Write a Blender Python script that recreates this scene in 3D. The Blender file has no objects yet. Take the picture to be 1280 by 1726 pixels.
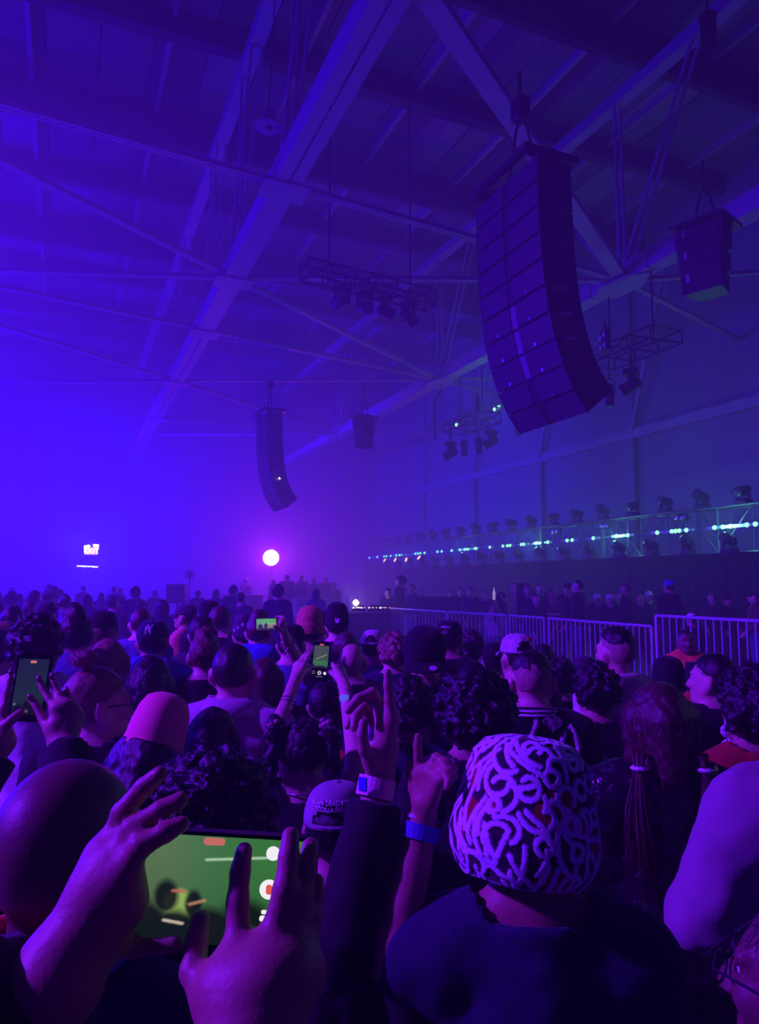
import bpy, math, random
import numpy as np
from mathutils import Vector, Matrix

# ------------------------------------------------------------------ camera, world, lights, exposure
S = bpy.context.scene
COL = S.collection
RNG = random.Random(7)
NPR = np.random.RandomState(5)
FPX, CX, CY, HORIZON, CAMZ = 1230.0, 640.0, 863.0, 985.0, 1.85      # focal length in pixels of the 1280x1726 frame
PITCH = math.atan((HORIZON - CY) / FPX)
cam_data = bpy.data.cameras.new('camera')
cam_data.sensor_fit = 'VERTICAL'
cam_data.sensor_height = 36.0
cam_data.lens = 36.0 * FPX / 1726.0
cam_data.clip_start = 0.03
cam_data.clip_end = 300
cam = bpy.data.objects.new('camera', cam_data)
COL.objects.link(cam)
cam.location = (0, 0, CAMZ)
cam.rotation_euler = (math.pi / 2 + PITCH, 0, 0)
S.camera = cam

S.view_settings.view_transform = 'Standard'
S.view_settings.look = 'None'
S.view_settings.gamma = 1.0
S.view_settings.use_curve_mapping = False
S.view_settings.exposure = 0.0
S.cycles.use_denoising = True
S.cycles.max_bounces = 5
S.cycles.diffuse_bounces = 3
S.cycles.glossy_bounces = 2
S.cycles.volume_bounces = 0
S.cycles.use_light_tree = True
S.cycles.volume_max_steps = 14
S.cycles.sample_clamp_indirect = 4.0

# the hall's own axes: U runs along the stage and the long roof beams, V runs across towards the stage wall
AU = Vector((-0.3955, 0.9185, 0)); AV = Vector((0.9185, 0.3955, 0)); AZ = Vector((0, 0, 1))
HALL_ROT = math.atan2(AV.y, AV.x)
def hall(u, v, z=0.0): return AU * u + AV * v + AZ * z
def pix_dir(x, y):
    a, b = (x - CX) / FPX, (CY - y) / FPX
    c, s = math.cos(PITCH), math.sin(PITCH)
    return Vector((a, c - b * s, s + b * c))
def at(x, y, Y):                       # the world point that stands Y metres ahead on the sight line through a pixel
    d = pix_dir(x, y)
    return Vector((0, 0, CAMZ)) + d * (Y / d.y)
def at_z(x, y, z):
    d = pix_dir(x, y)
    return Vector((0, 0, CAMZ)) + d * ((z - CAMZ) / d.z)

# stage haze fills the hall
world = bpy.data.worlds.new('hall haze')
S.world = world
world.use_nodes = True
wn = world.node_tree.nodes; wl = world.node_tree.links
wn.clear()
w_out = wn.new('ShaderNodeOutputWorld')
w_bg = wn.new('ShaderNodeBackground'); w_bg.inputs[0].default_value = (0, 0, 0, 1); w_bg.inputs[1].default_value = 0
w_vol = wn.new('ShaderNodeVolumeScatter')
w_vol.inputs['Color'].default_value = (0.97, 0.97, 0.97, 1)
# haze density: thin here, thicker down the hall and to the left
w_pos = wn.new('ShaderNodeNewGeometry')
w_dot = wn.new('ShaderNodeVectorMath'); w_dot.operation = 'DOT_PRODUCT'; w_dot.inputs[1].default_value = tuple(AU - AV * 0.42)
w_ramp = wn.new('ShaderNodeMapRange'); w_ramp.interpolation_type = 'SMOOTHSTEP'
for nm_, v_ in (('From Min', 2.5), ('From Max', 24.0), ('To Min', 0.013), ('To Max', 0.066)): w_ramp.inputs[nm_].default_value = v_
wl.new(w_pos.outputs['Position'], w_dot.inputs[0]); wl.new(w_dot.outputs['Value'], w_ramp.inputs['Value']); wl.new(w_ramp.outputs['Result'], w_vol.inputs['Density'])
world.cycles.volume_step_size = 9.0
w_vol.inputs['Anisotropy'].default_value = 0.15
wl.new(w_bg.outputs[0], w_out.inputs['Surface'])
wl.new(w_vol.outputs[0], w_out.inputs['Volume'])

def lamp(name, loc, power, color, radius=0.25, spot=None, aim=None, blend=0.6):
    ld = bpy.data.lights.new(name, 'SPOT' if spot else 'POINT')
    ld.energy = power; ld.color = color; ld.shadow_soft_size = radius
    o = bpy.data.objects.new(name, ld); COL.objects.link(o); o.location = loc
    if spot:
        ld.spot_size = math.radians(spot); ld.spot_blend = blend
        o.rotation_euler = (Vector(aim) - Vector(loc)).to_track_quat('-Z', 'Y').to_euler()
    return o
BLUE = (0.020, 0.0008, 1.0)
VIOLET = (0.17, 0.008, 1.0)
# wash lamps hung along the left side of the hall (beyond the frame), lighting haze and roof steel
lamp('wash_lamp', hall(15.0, -12.0, 4.5), 4800, BLUE, 0.4)
lamp('wash_lamp', hall(28.0, -12.5, 3.2), 24800, BLUE, 0.4)
lamp('wash_lamp', hall(39.0, -9.0, 4.5), 24000, BLUE, 0.4)
lamp('added_haze_spot', hall(35.0, -13.0, 4.5), 400000, BLUE, 0.4, 55, hall(35.5, 3.0, 5.0), 0.9)  # added spot, unseen source: lifts the blue of the far central haze
# magenta-violet stage wash from the left that models the crowd
lamp('crowd_wash_lamp', (-10.0, 0.8, 7.2), 15000, VIOLET, 0.3, 70, (1.0, 3.6, 1.2))
lamp('crowd_wash_lamp', (-9.5, 7.0, 7.5), 9000, (0.12, 0.005, 1.0), 0.3, 70, (3.5, 11.5, 0.8))  # second wash, an unseen addition to brighten the barrier bars and mid-crowd
# dim neutral spill from the stage on the right
lamp('stage_spill_lamp', hall(2.0, 14.0, 4.5), 120, (0.62, 0.55, 0.85), 0.5, 90, (1.0, 2.0, 1.5))

# ------------------------------------------------------------------ mesh and material helpers
def new_obj(name, data, parent=None, kind=None, loc=None):
    o = bpy.data.objects.new(name, data); COL.objects.link(o)
    if parent is not None: o.parent = parent
    if kind: o['kind'] = kind
    if loc is not None: o.location = loc
    return o
def empty(name, loc=(0, 0, 0), rotz=0.0, label=None, cat=None, group=None, parent=None, scale=1.0):
    o = new_obj(name, None, parent)
    o.empty_display_size = 0.1
    o.location = loc; o.rotation_euler = (0, 0, rotz); o.scale = (scale,) * 3
    return tag(o, label, cat, group)
def tag(o, label=None, cat=None, group=None, kind=None):
    if label: o['label'] = label
    if cat: o['category'] = cat
    if group: o['group'] = group
    if kind: o['kind'] = kind
    return o
def copy_tree(o, parent=None):
    c = o.copy(); COL.objects.link(c)
    if parent is not None: c.parent = parent
    for ch in list(o.children): copy_tree(ch, c)
    return c

class MB:
    """collects vertices and faces of one mesh"""
    def __init__(self): self.v = []; self.f = []
    def add(self, vs, fs):
        n = len(self.v); self.v.extend([tuple(p) for p in vs]); self.f.extend([tuple(i + n for i in f) for f in fs]); return self
    def box(self, c, s, M=None, bevel=0.0):
        hx, hy, hz = s[0] / 2, s[1] / 2, s[2] / 2
        c = Vector(c)
        if bevel <= 0:
            vs = [Vector((x * hx, y * hy, z * hz)) for x in (-1, 1) for y in (-1, 1) for z in (-1, 1)]
            fs = [(0, 1, 3, 2), (4, 6, 7, 5), (0, 4, 5, 1), (2, 3, 7, 6), (0, 2, 6, 4), (1, 5, 7, 3)]
        else:
            b = min(bevel, hx * .9, hy * .9, hz * .9)
            prof = [(-hx + b, -hy), (hx - b, -hy), (hx, -hy + b), (hx, hy - b), (hx - b, hy), (-hx + b, hy), (-hx, hy - b), (-hx, -hy + b)]
            kx, ky = (hx - b) / hx, (hy - b) / hy
            vs = []
            for z, k in ((-hz, 1), (-hz + b, 0), (hz - b, 0), (hz, 1)):
                for (x, y) in prof: vs.append(Vector((x * (kx if k else 1), y * (ky if k else 1), z)))
            fs = [tuple(range(7, -1, -1)), tuple(range(24, 32))]
            for r in range(3):
                for i in range(8): fs.append((r * 8 + i, r * 8 + (i + 1) % 8, r * 8 + 8 + (i + 1) % 8, r * 8 + 8 + i))
        if M is not None: vs = [M @ p for p in vs]
        return self.add([p + c for p in vs], fs)
    def bar(self, a, b, w, h=None, up=AZ):
        """rectangular bar between two points"""
        a, b = Vector(a), Vector(b); h = h or w
        d = (b - a); L = d.length; d.normalize()
        s = d.cross(Vector(up))
        if s.length < 1e-4: s = d.cross(Vector((1, 0, 0)))
        s.normalize(); t = s.cross(d)
        vs = []
        for p in (a, b):
            for (i, j) in ((-1, -1), (1, -1), (1, 1), (-1, 1)): vs.append(p + s * (i * w / 2) + t * (j * h / 2))
        return self.add(vs, [(0, 1, 2, 3), (7, 6, 5, 4), (0, 4, 5, 1), (1, 5, 6, 2), (2, 6, 7, 3), (3, 7, 4, 0)])
    def tube(self, pts, r, n=8, cap=True):
        pts = [Vector(p) for p in pts]
        rs = r if isinstance(r, (list, tuple)) else [r] * len(pts)
        ref = None; vs = []
        for i, p in enumerate(pts):
            d = (pts[min(i + 1, len(pts) - 1)] - pts[max(i - 1, 0)])
            if d.length < 1e-9: d = Vector((0, 0, 1))
            d.normalize()
            if ref is None: ref = d.orthogonal().normalized()
            ref = (ref - d * ref.dot(d))
            ref = ref.normalized() if ref.length > 1e-6 else d.orthogonal().normalized()
            bn = d.cross(ref)
            for k in range(n):
                a = 2 * math.pi * k / n
                vs.append(p + (ref * math.cos(a) + bn * math.sin(a)) * rs[i])
        fs = []
        for i in range(len(pts) - 1):
            for k in range(n): fs.append((i * n + k, i * n + (k + 1) % n, (i + 1) * n + (k + 1) % n, (i + 1) * n + k))
        if cap: fs.append(tuple(range(n - 1, -1, -1))); fs.append(tuple(range((len(pts) - 1) * n, len(pts) * n)))
        return self.add(vs, fs)
    def lathe(self, prof, n=20, M=None, c=(0, 0, 0)):
        """revolve (radius, z) pairs round z"""
        vs, fs = [], []
        for (r, z) in prof:
            for k in range(n):
                a = 2 * math.pi * k / n; vs.append(Vector((r * math.cos(a), r * math.sin(a), z)))
        for i in range(len(prof) - 1):
            for k in range(n): fs.append((i * n + k, i * n + (k + 1) % n, (i + 1) * n + (k + 1) % n, (i + 1) * n + k))
        fs.append(tuple(range(n - 1, -1, -1))); fs.append(tuple(range((len(prof) - 1) * n, len(prof) * n)))
        if M is not None: vs = [M @ p for p in vs]
        return self.add([p + Vector(c) for p in vs], fs)
    def prism(self, poly, z0, z1, fn):
        """polygon (2d) between two levels, placed by fn(x, y, z)"""
        n = len(poly)
        vs = [fn(x, y, z0) for x, y in poly] + [fn(x, y, z1) for x, y in poly]
        fs = [tuple(range(n - 1, -1, -1)), tuple(range(n, 2 * n))] + [(i, (i + 1) % n, n + (i + 1) % n, n + i) for i in range(n)]
        return self.add(vs, fs)
    def mesh(self, name, mat=None, smooth=False):
        me = bpy.data.meshes.new(name)
        me.from_pydata(self.v, [], self.f)
        if mat is not None: me.materials.append(mat)
        if smooth: me.polygons.foreach_set('use_smooth', [True] * len(me.polygons))
        me.update()
        return me
    def build(self, name, mat=None, parent=None, kind=None, smooth=False):
        return new_obj(name, self.mesh(name, mat, smooth), parent, kind)

def mesh_np(name, v, f, mat=None, smooth=True, colors=None):
    me = bpy.data.meshes.new(name)
    n, m, k = len(v), len(f), f.shape[1]
    me.vertices.add(n); me.vertices.foreach_set('co', np.ascontiguousarray(v, dtype=np.float32).ravel())
    me.loops.add(m * k); me.loops.foreach_set('vertex_index', np.ascontiguousarray(f, dtype=np.int32).ravel())
    me.polygons.add(m); me.polygons.foreach_set('loop_start', np.arange(0, m * k, k, dtype=np.int32))
    if smooth: me.polygons.foreach_set('use_smooth', np.ones(m, dtype=bool))
    if mat is not None: me.materials.append(mat)
    me.update(calc_edges=True); me.validate()
    if colors is not None:
        ca = me.color_attributes.new('Col', 'FLOAT_COLOR', 'POINT')
        ca.data.foreach_set('color', np.ascontiguousarray(colors, dtype=np.float32).ravel())
    return me

MATS = {}
def mat(name, color, rough=0.7, metal=0.0, noise=0.0, nscale=30.0, bump=0.0, bscale=80.0, emit=None, estr=0.0, spec=0.4, sheen=0.0, attr=False, stretch=None):
    if name in MATS: return MATS[name]
    m = bpy.data.materials.new(name); m.use_nodes = True
    nt = m.node_tree; bs = nt.nodes['Principled BSDF']
    bs.inputs['Base Color'].default_value = (*color, 1); bs.inputs['Roughness'].default_value = rough
    bs.inputs['Metallic'].default_value = metal; bs.inputs['Specular IOR Level'].default_value = spec
    if sheen: bs.inputs['Sheen Weight'].default_value = sheen
    tc = None
    if noise or bump:
        tc = nt.nodes.new('ShaderNodeTexCoord')
        mp = nt.nodes.new('ShaderNodeMapping'); nt.links.new(tc.outputs['Object'], mp.inputs[0])
        if stretch: mp.inputs['Scale'].default_value = stretch
    if attr:
        at_ = nt.nodes.new('ShaderNodeAttribute'); at_.attribute_name = 'Col'
        nt.links.new(at_.outputs['Color'], bs.inputs['Base Color'])
        if emit:
            nt.links.new(at_.outputs['Color'], bs.inputs['Emission Color']); bs.inputs['Emission Strength'].default_value = estr
    elif noise:
        nz = nt.nodes.new('ShaderNodeTexNoise'); nz.inputs['Scale'].default_value = nscale; nz.inputs['Detail'].default_value = 4
        nt.links.new(mp.outputs[0], nz.inputs['Vector'])
        mx = nt.nodes.new('ShaderNodeMix'); mx.data_type = 'RGBA'
        mx.inputs[6].default_value = (*[c * (1 - noise) for c in color], 1)
        mx.inputs[7].default_value = (*[min(1, c * (1 + noise)) for c in color], 1)
        nt.links.new(nz.outputs['Fac'], mx.inputs[0]); nt.links.new(mx.outputs[2], bs.inputs['Base Color'])
    if bump:
        nb = nt.nodes.new('ShaderNodeTexNoise'); nb.inputs['Scale'].default_value = bscale; nb.inputs['Detail'].default_value = 3
        nt.links.new(mp.outputs[0], nb.inputs['Vector'])
        bp = nt.nodes.new('ShaderNodeBump'); bp.inputs['Strength'].default_value = bump; bp.inputs['Distance'].default_value = 0.02
        nt.links.new(nb.outputs['Fac'], bp.inputs['Height']); nt.links.new(bp.outputs[0], bs.inputs['Normal'])
    if emit and not attr:
        bs.inputs['Emission Color'].default_value = (*emit, 1); bs.inputs['Emission Strength'].default_value = estr
    MATS[name] = m
    return m

STEEL = mat('painted steel', (0.42, 0.42, 0.45), 0.55, 0.0, 0.15, 3.0, spec=0.4)
DECK = mat('roof deck', (0.20, 0.20, 0.22), 0.8, 0, 0.25, 1.5, 0.1, 12)
DECK_LIGHT = mat('pale roof deck', (0.34, 0.34, 0.37), 0.8, 0, 0.2, 1.5)
PURLIN = mat('dark purlin', (0.07, 0.07, 0.08), 0.7, 0, 0.2, 4)
CONCRETE = mat('concrete floor', (0.16, 0.16, 0.17), 0.7, 0, 0.3, 2, 0.15, 20)
WALLM = mat('painted wall', (0.30, 0.31, 0.33), 0.85, 0, 0.2, 1.2, 0.1, 8)
DRAPE = mat('black drape', (0.012, 0.012, 0.014), 0.95, 0, 0.3, 5, 0.3, 6)
BLACK = mat('black plastic', (0.014, 0.014, 0.016), 0.45, 0, 0.2, 20)
GRILLE = mat('speaker grille', (0.022, 0.022, 0.026), 0.6, 0, 0.3, 160, 0.3, 300)
CHROME = mat('bare metal', (0.6, 0.6, 0.62), 0.25, 1.0, 0.1, 40)
GALV = mat('galvanised tube', (0.50, 0.50, 0.53), 0.45, 0.3, 0.15, 15)
CABLE = mat('black cable', (0.01, 0.01, 0.012), 0.6, 0, 0.1, 20)
GLASSM = mat('lens glass', (0.05, 0.05, 0.07), 0.08, 0, 0.02, 5, spec=0.9)

# ------------------------------------------------------------------ the hall: floor, walls, roof, beams
ZC = CAMZ + 7.0            # the bottom chords
ZT = CAMZ + 11.6           # the top chords
ZR = CAMZ + 12.6           # roof deck
U0, U1, V0, V1 = -10.0, 44.0, -18.0, 18.6
def hbox(u0, u1, v0, v1, z0, z1):
    mb = MB()
    vs = [hall(u, v, z) for u in (u0, u1) for v in (v0, v1) for z in (z0, z1)]
    mb.add(vs, [(0, 1, 3, 2), (4, 6, 7, 5), (0, 4, 5, 1), (2, 3, 7, 6), (0, 2, 6, 4), (1, 5, 7, 3)])
    return mb
fl = hbox(U0, U1, V0, V1, -0.2, 0.0).build('floor', CONCRETE, None, 'structure')
# floor is cast in slabs with recessed joints
for (v0, v1, nm) in ((V1, V1 + .3, 'wall_right'), (V0 - .3, V0, 'wall_left')):
    hbox(U0, U1, v0, v1, 0, ZR + .5).build(nm, WALLM, None, 'structure')
hbox(U1, U1 + .3, V0 - .3, V1 + .3, 0, ZR + .5).build('wall_far', WALLM, None, 'structure')
hbox(U0 - .3, U0, V0 - .3, V1 + .3, 0, ZR + .5).build('wall_back', WALLM, None, 'structure')
ceiling = hbox(U0 - .3, U1 + .3, V0 - .3, V1 + .3, ZR + .45, ZR + .7).build('ceiling', DECK, None, 'structure')
# roof deck: bays of planks between the cross purlins, some of them pale
PU = 3.7
pm = {}
bay = 0
u = U0
while u < U1 - 0.1:
    ue = min(u + PU, U1)
    v = V0; k = 0
    while v < V1 - 0.05:
        w = 1.22
        ve = min(v + w, V1)
        drop = RNG.uniform(0.0, 0.05)
        m_ = DECK_LIGHT if (k * 7 + bay * 3) % 5 == 0 else DECK
        hbox(u + .03, ue - .03, v + .02, ve - .02, ZR + .3 - drop, ZR + .46).build('panel', m_, ceiling)
        v = ve; k += 1
    hbox(u - .16, u + .16, V0, V1, ZR - .35, ZR + .3).build('purlin', PURLIN, ceiling)
    u = ue; bay += 1
for v in np.arange(V0 + 1.5, V1, 3.05):
    hbox(U0, U1, v - .06, v + .06, ZR + .05, ZR + .3).build('rafter', STEEL, ceiling)

V_B1, V_B2, V_B0 = 0.478 * 7, 1.688 * 7, -0.73 * 7
J = {'z': 1.0 * 7, 'a': 1.725 * 7, 'b': 2.344 * 7, 'c': 2.887 * 7, 'd': 3.688 * 7, 'e': 4.55 * 7}
N1, N2, N3, Nm = 1.849 * 7, 3.154 * 7, 4.62 * 7, 0.55 * 7

def chord(name, v, u_list, width, slit):
    """a long roof beam along the hall; u_list are the lengths it is spliced from"""
    root = empty(name, hall((u_list[0] + u_list[-1]) / 2, v, ZC)); root['kind'] = 'structure'
    o = root.location
    for i in range(len(u_list) - 1):
        a, b = u_list[i] + .02, u_list[i + 1] - .02
        mb = MB()
        w2 = width / 2
        for s in (-1, 1):
            g = 0.022 if slit[i] else 0.0
            p0, p1 = g * s, w2 * s
            lo, hi = min(p0, p1), max(p0, p1)
            for (va, vb, za, zb) in ((lo, hi, 0, .03), (hi - .03 if s > 0 else lo, hi if s > 0 else lo + .03, 0.03, .42)):
                vs = [hall(uu, v + vv, ZC + zz) - o for uu in (a, b) for vv in (va, vb) for zz in (za, zb)]
                mb.add(vs, [(0, 1, 3, 2), (4, 6, 7, 5), (0, 4, 5, 1), (2, 3, 7, 6), (0, 2, 6, 4), (1, 5, 7, 3)])
        mb.build('flange', STEEL, root)
    # top chord
    mb = MB(); mb.bar(hall(u_list[0], v, ZT) - o, hall(u_list[-1], v, ZT) - o, .3, .3); mb.build('top_chord', STEEL, root)
    return root
def web(root, v, ua, za, ub, zb, gap=.11, w=.075):
    """a double-angle web member: two bars side by side"""
    o = root.location
    mb = MB()
    for s in (-1, 1):
        off = AV * (s * gap)
        mb.bar(hall(ua, v, za) - o + off, hall(ub, v, zb) - o + off, w, .05, up=AV)
    mb.build('web_member', STEEL, root)
def gusset(root, u, v, poly, z=-.035):
    o = root.location
    MB().prism(poly, z, z + .03, lambda x, y, zz: hall(u + x, v + y, ZC + zz) - o).build('gusset_plate', STEEL, root)

b1 = chord('beam', V_B1, [-6, 3.2, J['z'], J['a'], J['b'], J['c'], J['d'], J['e'], 43.9], .46, [1, 1, 1, 0, 0, 1, 1, 0])
b2 = chord('beam', V_B2, [-6, Nm, N1 - 1.0, N1 + .9, N2 - .8, N2 + .8, N3, 43.9], .40, [1, 0, 1, 0, 1, 1, 0])
b0 = chord('beam', V_B0, [-6, 9, 19.6, 31, 43.9], .46, [1, 1, 0, 0])
for k in 'zabcde':
    if k != 'z': gusset(b1, J[k], V_B1, [(-.32, -.42), (.32, -.42), (.32, .42), (-.32, .42)])
    web(b1, V_B1, J[k], ZC + .3, J[k] - 2.1, ZT)
    web(b1, V_B1, J[k] - .25, ZC + .3, J[k] - .9, ZT, .06, .05)
for k in (Nm, N1, N2, N3):
    gusset(b2, k, V_B2, [(-.85, .0), (-.55, -.34), (.25, -.48), (.85, -.1), (.65, .3), (-.2, .42)])
    web(b2, V_B2, k, ZC + .3, k, ZT, .09, .07)
    web(b2, V_B2, k - .12, ZC + .3, k - 2.5, ZT, .1, .07)
    web(b2, V_B2, k + .2, ZC + .3, k + 3.6, ZT, .1, .06)
def brace(a, b, w=.15, h=.09, double=True):
    a, b = Vector(a), Vector(b)
    c = (a + b) / 2
    mb = MB()
    if double:
        s = (b - a).cross(AZ).normalized()
        for k in (-1, 1): mb.bar(a - c + s * k * w * .3, b - c + s * k * w * .3, w * .42, h)
    else: mb.bar(a - c, b - c, w, h)
    o = mb.build('brace_beam', STEEL, None, 'structure'); o.location = c
    return o
zb = ZC + .12
P1 = lambda k: hall(J[k], V_B1, zb)
brace(P1('a'), hall(N1, V_B2, zb)); brace(P1('b'), hall(N1, V_B2, zb)); brace(hall(J['z'], V_B1, zb), hall(N1, V_B2, zb), .30, .12, False)
brace(P1('b'), hall(N2, V_B2, zb)); brace(P1('c'), hall(N2, V_B2, zb)); brace(P1('d'), hall(N2, V_B2, zb))
brace(P1('d'), hall(N3, V_B2, zb)); brace(P1('e'), hall(N3, V_B2, zb)); brace(hall(36, V_B1, zb), hall(N3, V_B2, zb))
brace(P1('z'), hall(Nm, V_B2, zb)); brace(hall(3.2, V_B1, zb), hall(Nm, V_B2, zb))
brace(P1('a'), hall(11.2, V_B0, zb)); brace(P1('b'), hall(10.6, V_B0, zb)); brace(P1('b'), hall(19.3, V_B0, zb))
brace(P1('c'), hall(18.4, V_B0, zb)); brace(P1('d'), hall(19.9, V_B0, zb)); brace(P1('d'), hall(30, V_B0, zb))
for (n, u2) in ((N1, 9.5), (N1, 15.5), (N2, 19.5), (N2, 25.0), (N3, 30.0), (Nm, 6.5)):
    brace(hall(n, V_B2, zb), hall(u2, V1, ZC + .4), .13, .08)
# long girt of the right wall and its raking posts
GZ = CAMZ + 5.35
o = MB().bar(hall(U0, V1 - .12, GZ), hall(U1, V1 - .12, GZ), .22, .34).build('trim_1', STEEL, None, 'structure')
for k in np.arange(-2, 42, 5.5):
    MB().bar(hall(k, V1 - .15, 0), hall(k, V1 - .08, ZR), .14, .12, up=AU).build('column', WALLM, None, 'structure')
    MB().bar(hall(k, V1 - .2, GZ), hall(k - 2.6, V1 - .6, ZT), .14, .14, up=AU).build('brace_beam', STEEL, None, 'structure')
# roof-level cross beams: dark, in the planes of the purlins
for k in (4.5, 11.9, 19.3, 26.7, 34.1):
    MB().bar(hall(k, V0, ZT + .35), hall(k, V1, ZT + .35), .2, .5).build('cross_beam', PURLIN, None, 'structure')

# ------------------------------------------------------------------ stage wall, light rig, loudspeakers, barriers, booth
OBST = []                              # footprints that people keep clear of: x, y, half widths
def on_v(px, v):                       # where a sight line through picture column px meets the line of given v: forward distance
    return v / ((px - CX) / FPX * AV.x + AV.y)
MAT3 = Matrix.Rotation(HALL_ROT, 3, 'Z')          # local x = V, local y = U
TRUSSM = mat('truss tube', (.16, .16, .18), .45, .4, .15, 15)
HORN = mat('horn slot', (.10, .10, .12), .5, 0, .1, 10)
GREEN_E = mat('green lamp', (0.3, 1, 0.6), 0.4, emit=(0.16, 1.0, 0.20), estr=4.0)
AMBER_E = mat('amber lamp', (1, 0.5, 0.2), 0.4, emit=(1.0, 0.35, 0.12), estr=6)
WHITE_E = mat('white lamp', (1, 1, 1), 0.4, emit=(1.0, 0.9, 0.95), estr=25)

# black stage wall with hanging drape widths
SV = 15.3
sw = hbox(7.0, 37.5, SV, SV + .12, 0, 2.55).build('stage_wall', DRAPE, None, 'structure')
k = 7.0
while k < 37.3:
    mb = MB(); n = 10; vs = []
    for i in range(n + 1):
        uu = k + 1.5 * i / n; dv = -.03 - .05 * (i % 2)
        vs += [hall(uu, SV + dv, .02), hall(uu, SV + dv, 2.6)]
    mb.add(vs, [(2 * i, 2 * i + 2, 2 * i + 3, 2 * i + 1) for i in range(n)])
    mb.build('drape_panel', DRAPE, sw); k += 1.52

hbox(7.0, 37.5, SV - .70, SV + .3, 2.55, 2.6).build('ledge', DRAPE, sw)
# rig: truss sections standing on the wall
def truss_section(name, L, w, h, nb, label, cat, group=None, r=.028, loc=(0, 0, 0), rotz=0.0, mid=0):
    """box truss along local y, centred in x, base at z=0"""
    root = empty(name, loc, rotz, label, cat, group)
    for (x, z) in ((-w / 2, r), (w / 2, r), (-w / 2, h - r), (w / 2, h - r)):
        mb = MB(); mb.tube([(x, 0, z), (x, L, z)], r, 8); mb.build('chord_tube', TRUSSM, root)
    if mid: mb = MB(); mb.tube([(-w / 2, 0, mid), (-w / 2, L, mid)], r * .7, 8); mb.build('mid_rail', GALV, root)
    for i in range(nb + 1):
        y = min(max(L * i / nb, .02), L - .02)
        mb = MB()
        for x in (-w / 2, w / 2): mb.tube([(x, y, r), (x, y, h - r)], r * .7, 6)
        for z in (r, h - r): mb.tube([(-w / 2, y, z), (w / 2, y, z)], r * .7, 6)
        mb.build('cross_frame', TRUSSM, root)
        if i < nb:
            y2 = L * (i + 1) / nb
            for x in (-w / 2, w / 2):
                mb = MB(); mb.tube([(x, y, r), (x, y2, h - r)] if i % 2 == 0 else [(x, y, h - r), (x, y2, r)], r * .6, 6)
                mb.build('diagonal', TRUSSM, root)
    return root
RIGZ = 2.62
first = None
NAMES_SEC = ['nearest the right edge', 'second from the right edge', 'third from the right edge', 'fourth from the right edge', 'fifth from the right edge', 'sixth from the right edge', 'seventh from the right edge', 'at the far left end']
for i in range(8):
    u = 11.4 + i * 3.22
    lab = 'galvanised truss section of the stage light rig, ' + NAMES_SEC[i]
    if first is None:
        first = truss_section('light_rig_truss', 3.18, .5, 1.22, 3, lab, 'truss', 'truss sections above the stage wall', .03, hall(u, SV + .1, RIGZ - .015), HALL_ROT, .66)
        o = first
    else:
        o = copy_tree(first); o.location = hall(u, SV + .1, RIGZ); o['label'] = lab

def moving_head(name, label, loc, rotz, tilt, hang=False, group=None, lens=GLASSM, s=1.0):
    """base, yoke and swivelling head; local -x is the throw direction"""
    root = empty(name, loc, rotz, label, 'stage light', group, scale=s)
    if hang: root.rotation_euler = (math.pi, 0, rotz)
    MB().box((0, 0, .06), (.3, .34, .12), bevel=.02).build('base', BLACK, root)
    yk = MB()
    for y in (-.165, .165): yk.box((0, y, .25), (.1, .035, .28), bevel=.012)
    yk.box((0, 0, .135), (.12, .36, .03), bevel=.01)
    yk.build('yoke', BLACK, root)
    R = Matrix.Translation((0, 0, .33)) @ Matrix.Rotation(tilt, 4, 'Y')
    hd = MB(); hd.lathe([(.04, -.2), (.1, -.19), (.13, -.1), (.13, .02), (.12, .1), (.14, .17), (.14, .21), (.115, .212)], 14)
    hd.v = [tuple(R @ (Matrix.Rotation(-math.pi / 2, 4, 'Y') @ Vector(p))) for p in hd.v]
    h = hd.build('head', BLACK, root, smooth=False)
    ln = MB(); ln.lathe([(.112, .2), (.1, .222), (.05, .235)], 14)
    ln.v = [tuple(R @ (Matrix.Rotation(-math.pi / 2, 4, 'Y') @ Vector(p))) for p in ln.v]
    ln.build('lens', lens, h, smooth=True)
    return root
ORD = ['first', 'second', 'third', 'fourth', 'fifth', 'sixth', 'seventh', 'eighth', 'ninth', 'tenth', 'eleventh', 'twelfth', 'thirteenth', 'fourteenth', 'fifteenth', 'sixteenth', 'seventeenth', 'eighteenth', 'nineteenth', 'twentieth']
protos = {}
for i in range(19):
    u = 12.94 + 1.28 * i
    for row in (0, 1):
        z = RIGZ + 1.21 if row else 2.602
        lab = ('black moving head lamp standing on top of the rig, %s from the right edge' if row else 'black moving head lamp low inside the rig, %s from the right edge') % ORD[i]
        amber = (row == 0 and i in (13, 14, 15, 16))
        key = (row, i % 3, amber)
        loc = hall(u, SV + (.1 if row else -.45), z)
        if key not in protos:
            protos[key] = moving_head('moving_head', lab, loc, HALL_ROT, (-.25, .35, .1)[i % 3] if row else (.45, .6, .3)[i % 3], False,
                                      'moving heads on the rig' if row else 'moving heads inside the rig', AMBER_E if amber else GLASSM, 1.0)
        else:
            o = copy_tree(protos[key]); o.location = loc; o['label'] = lab
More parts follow.
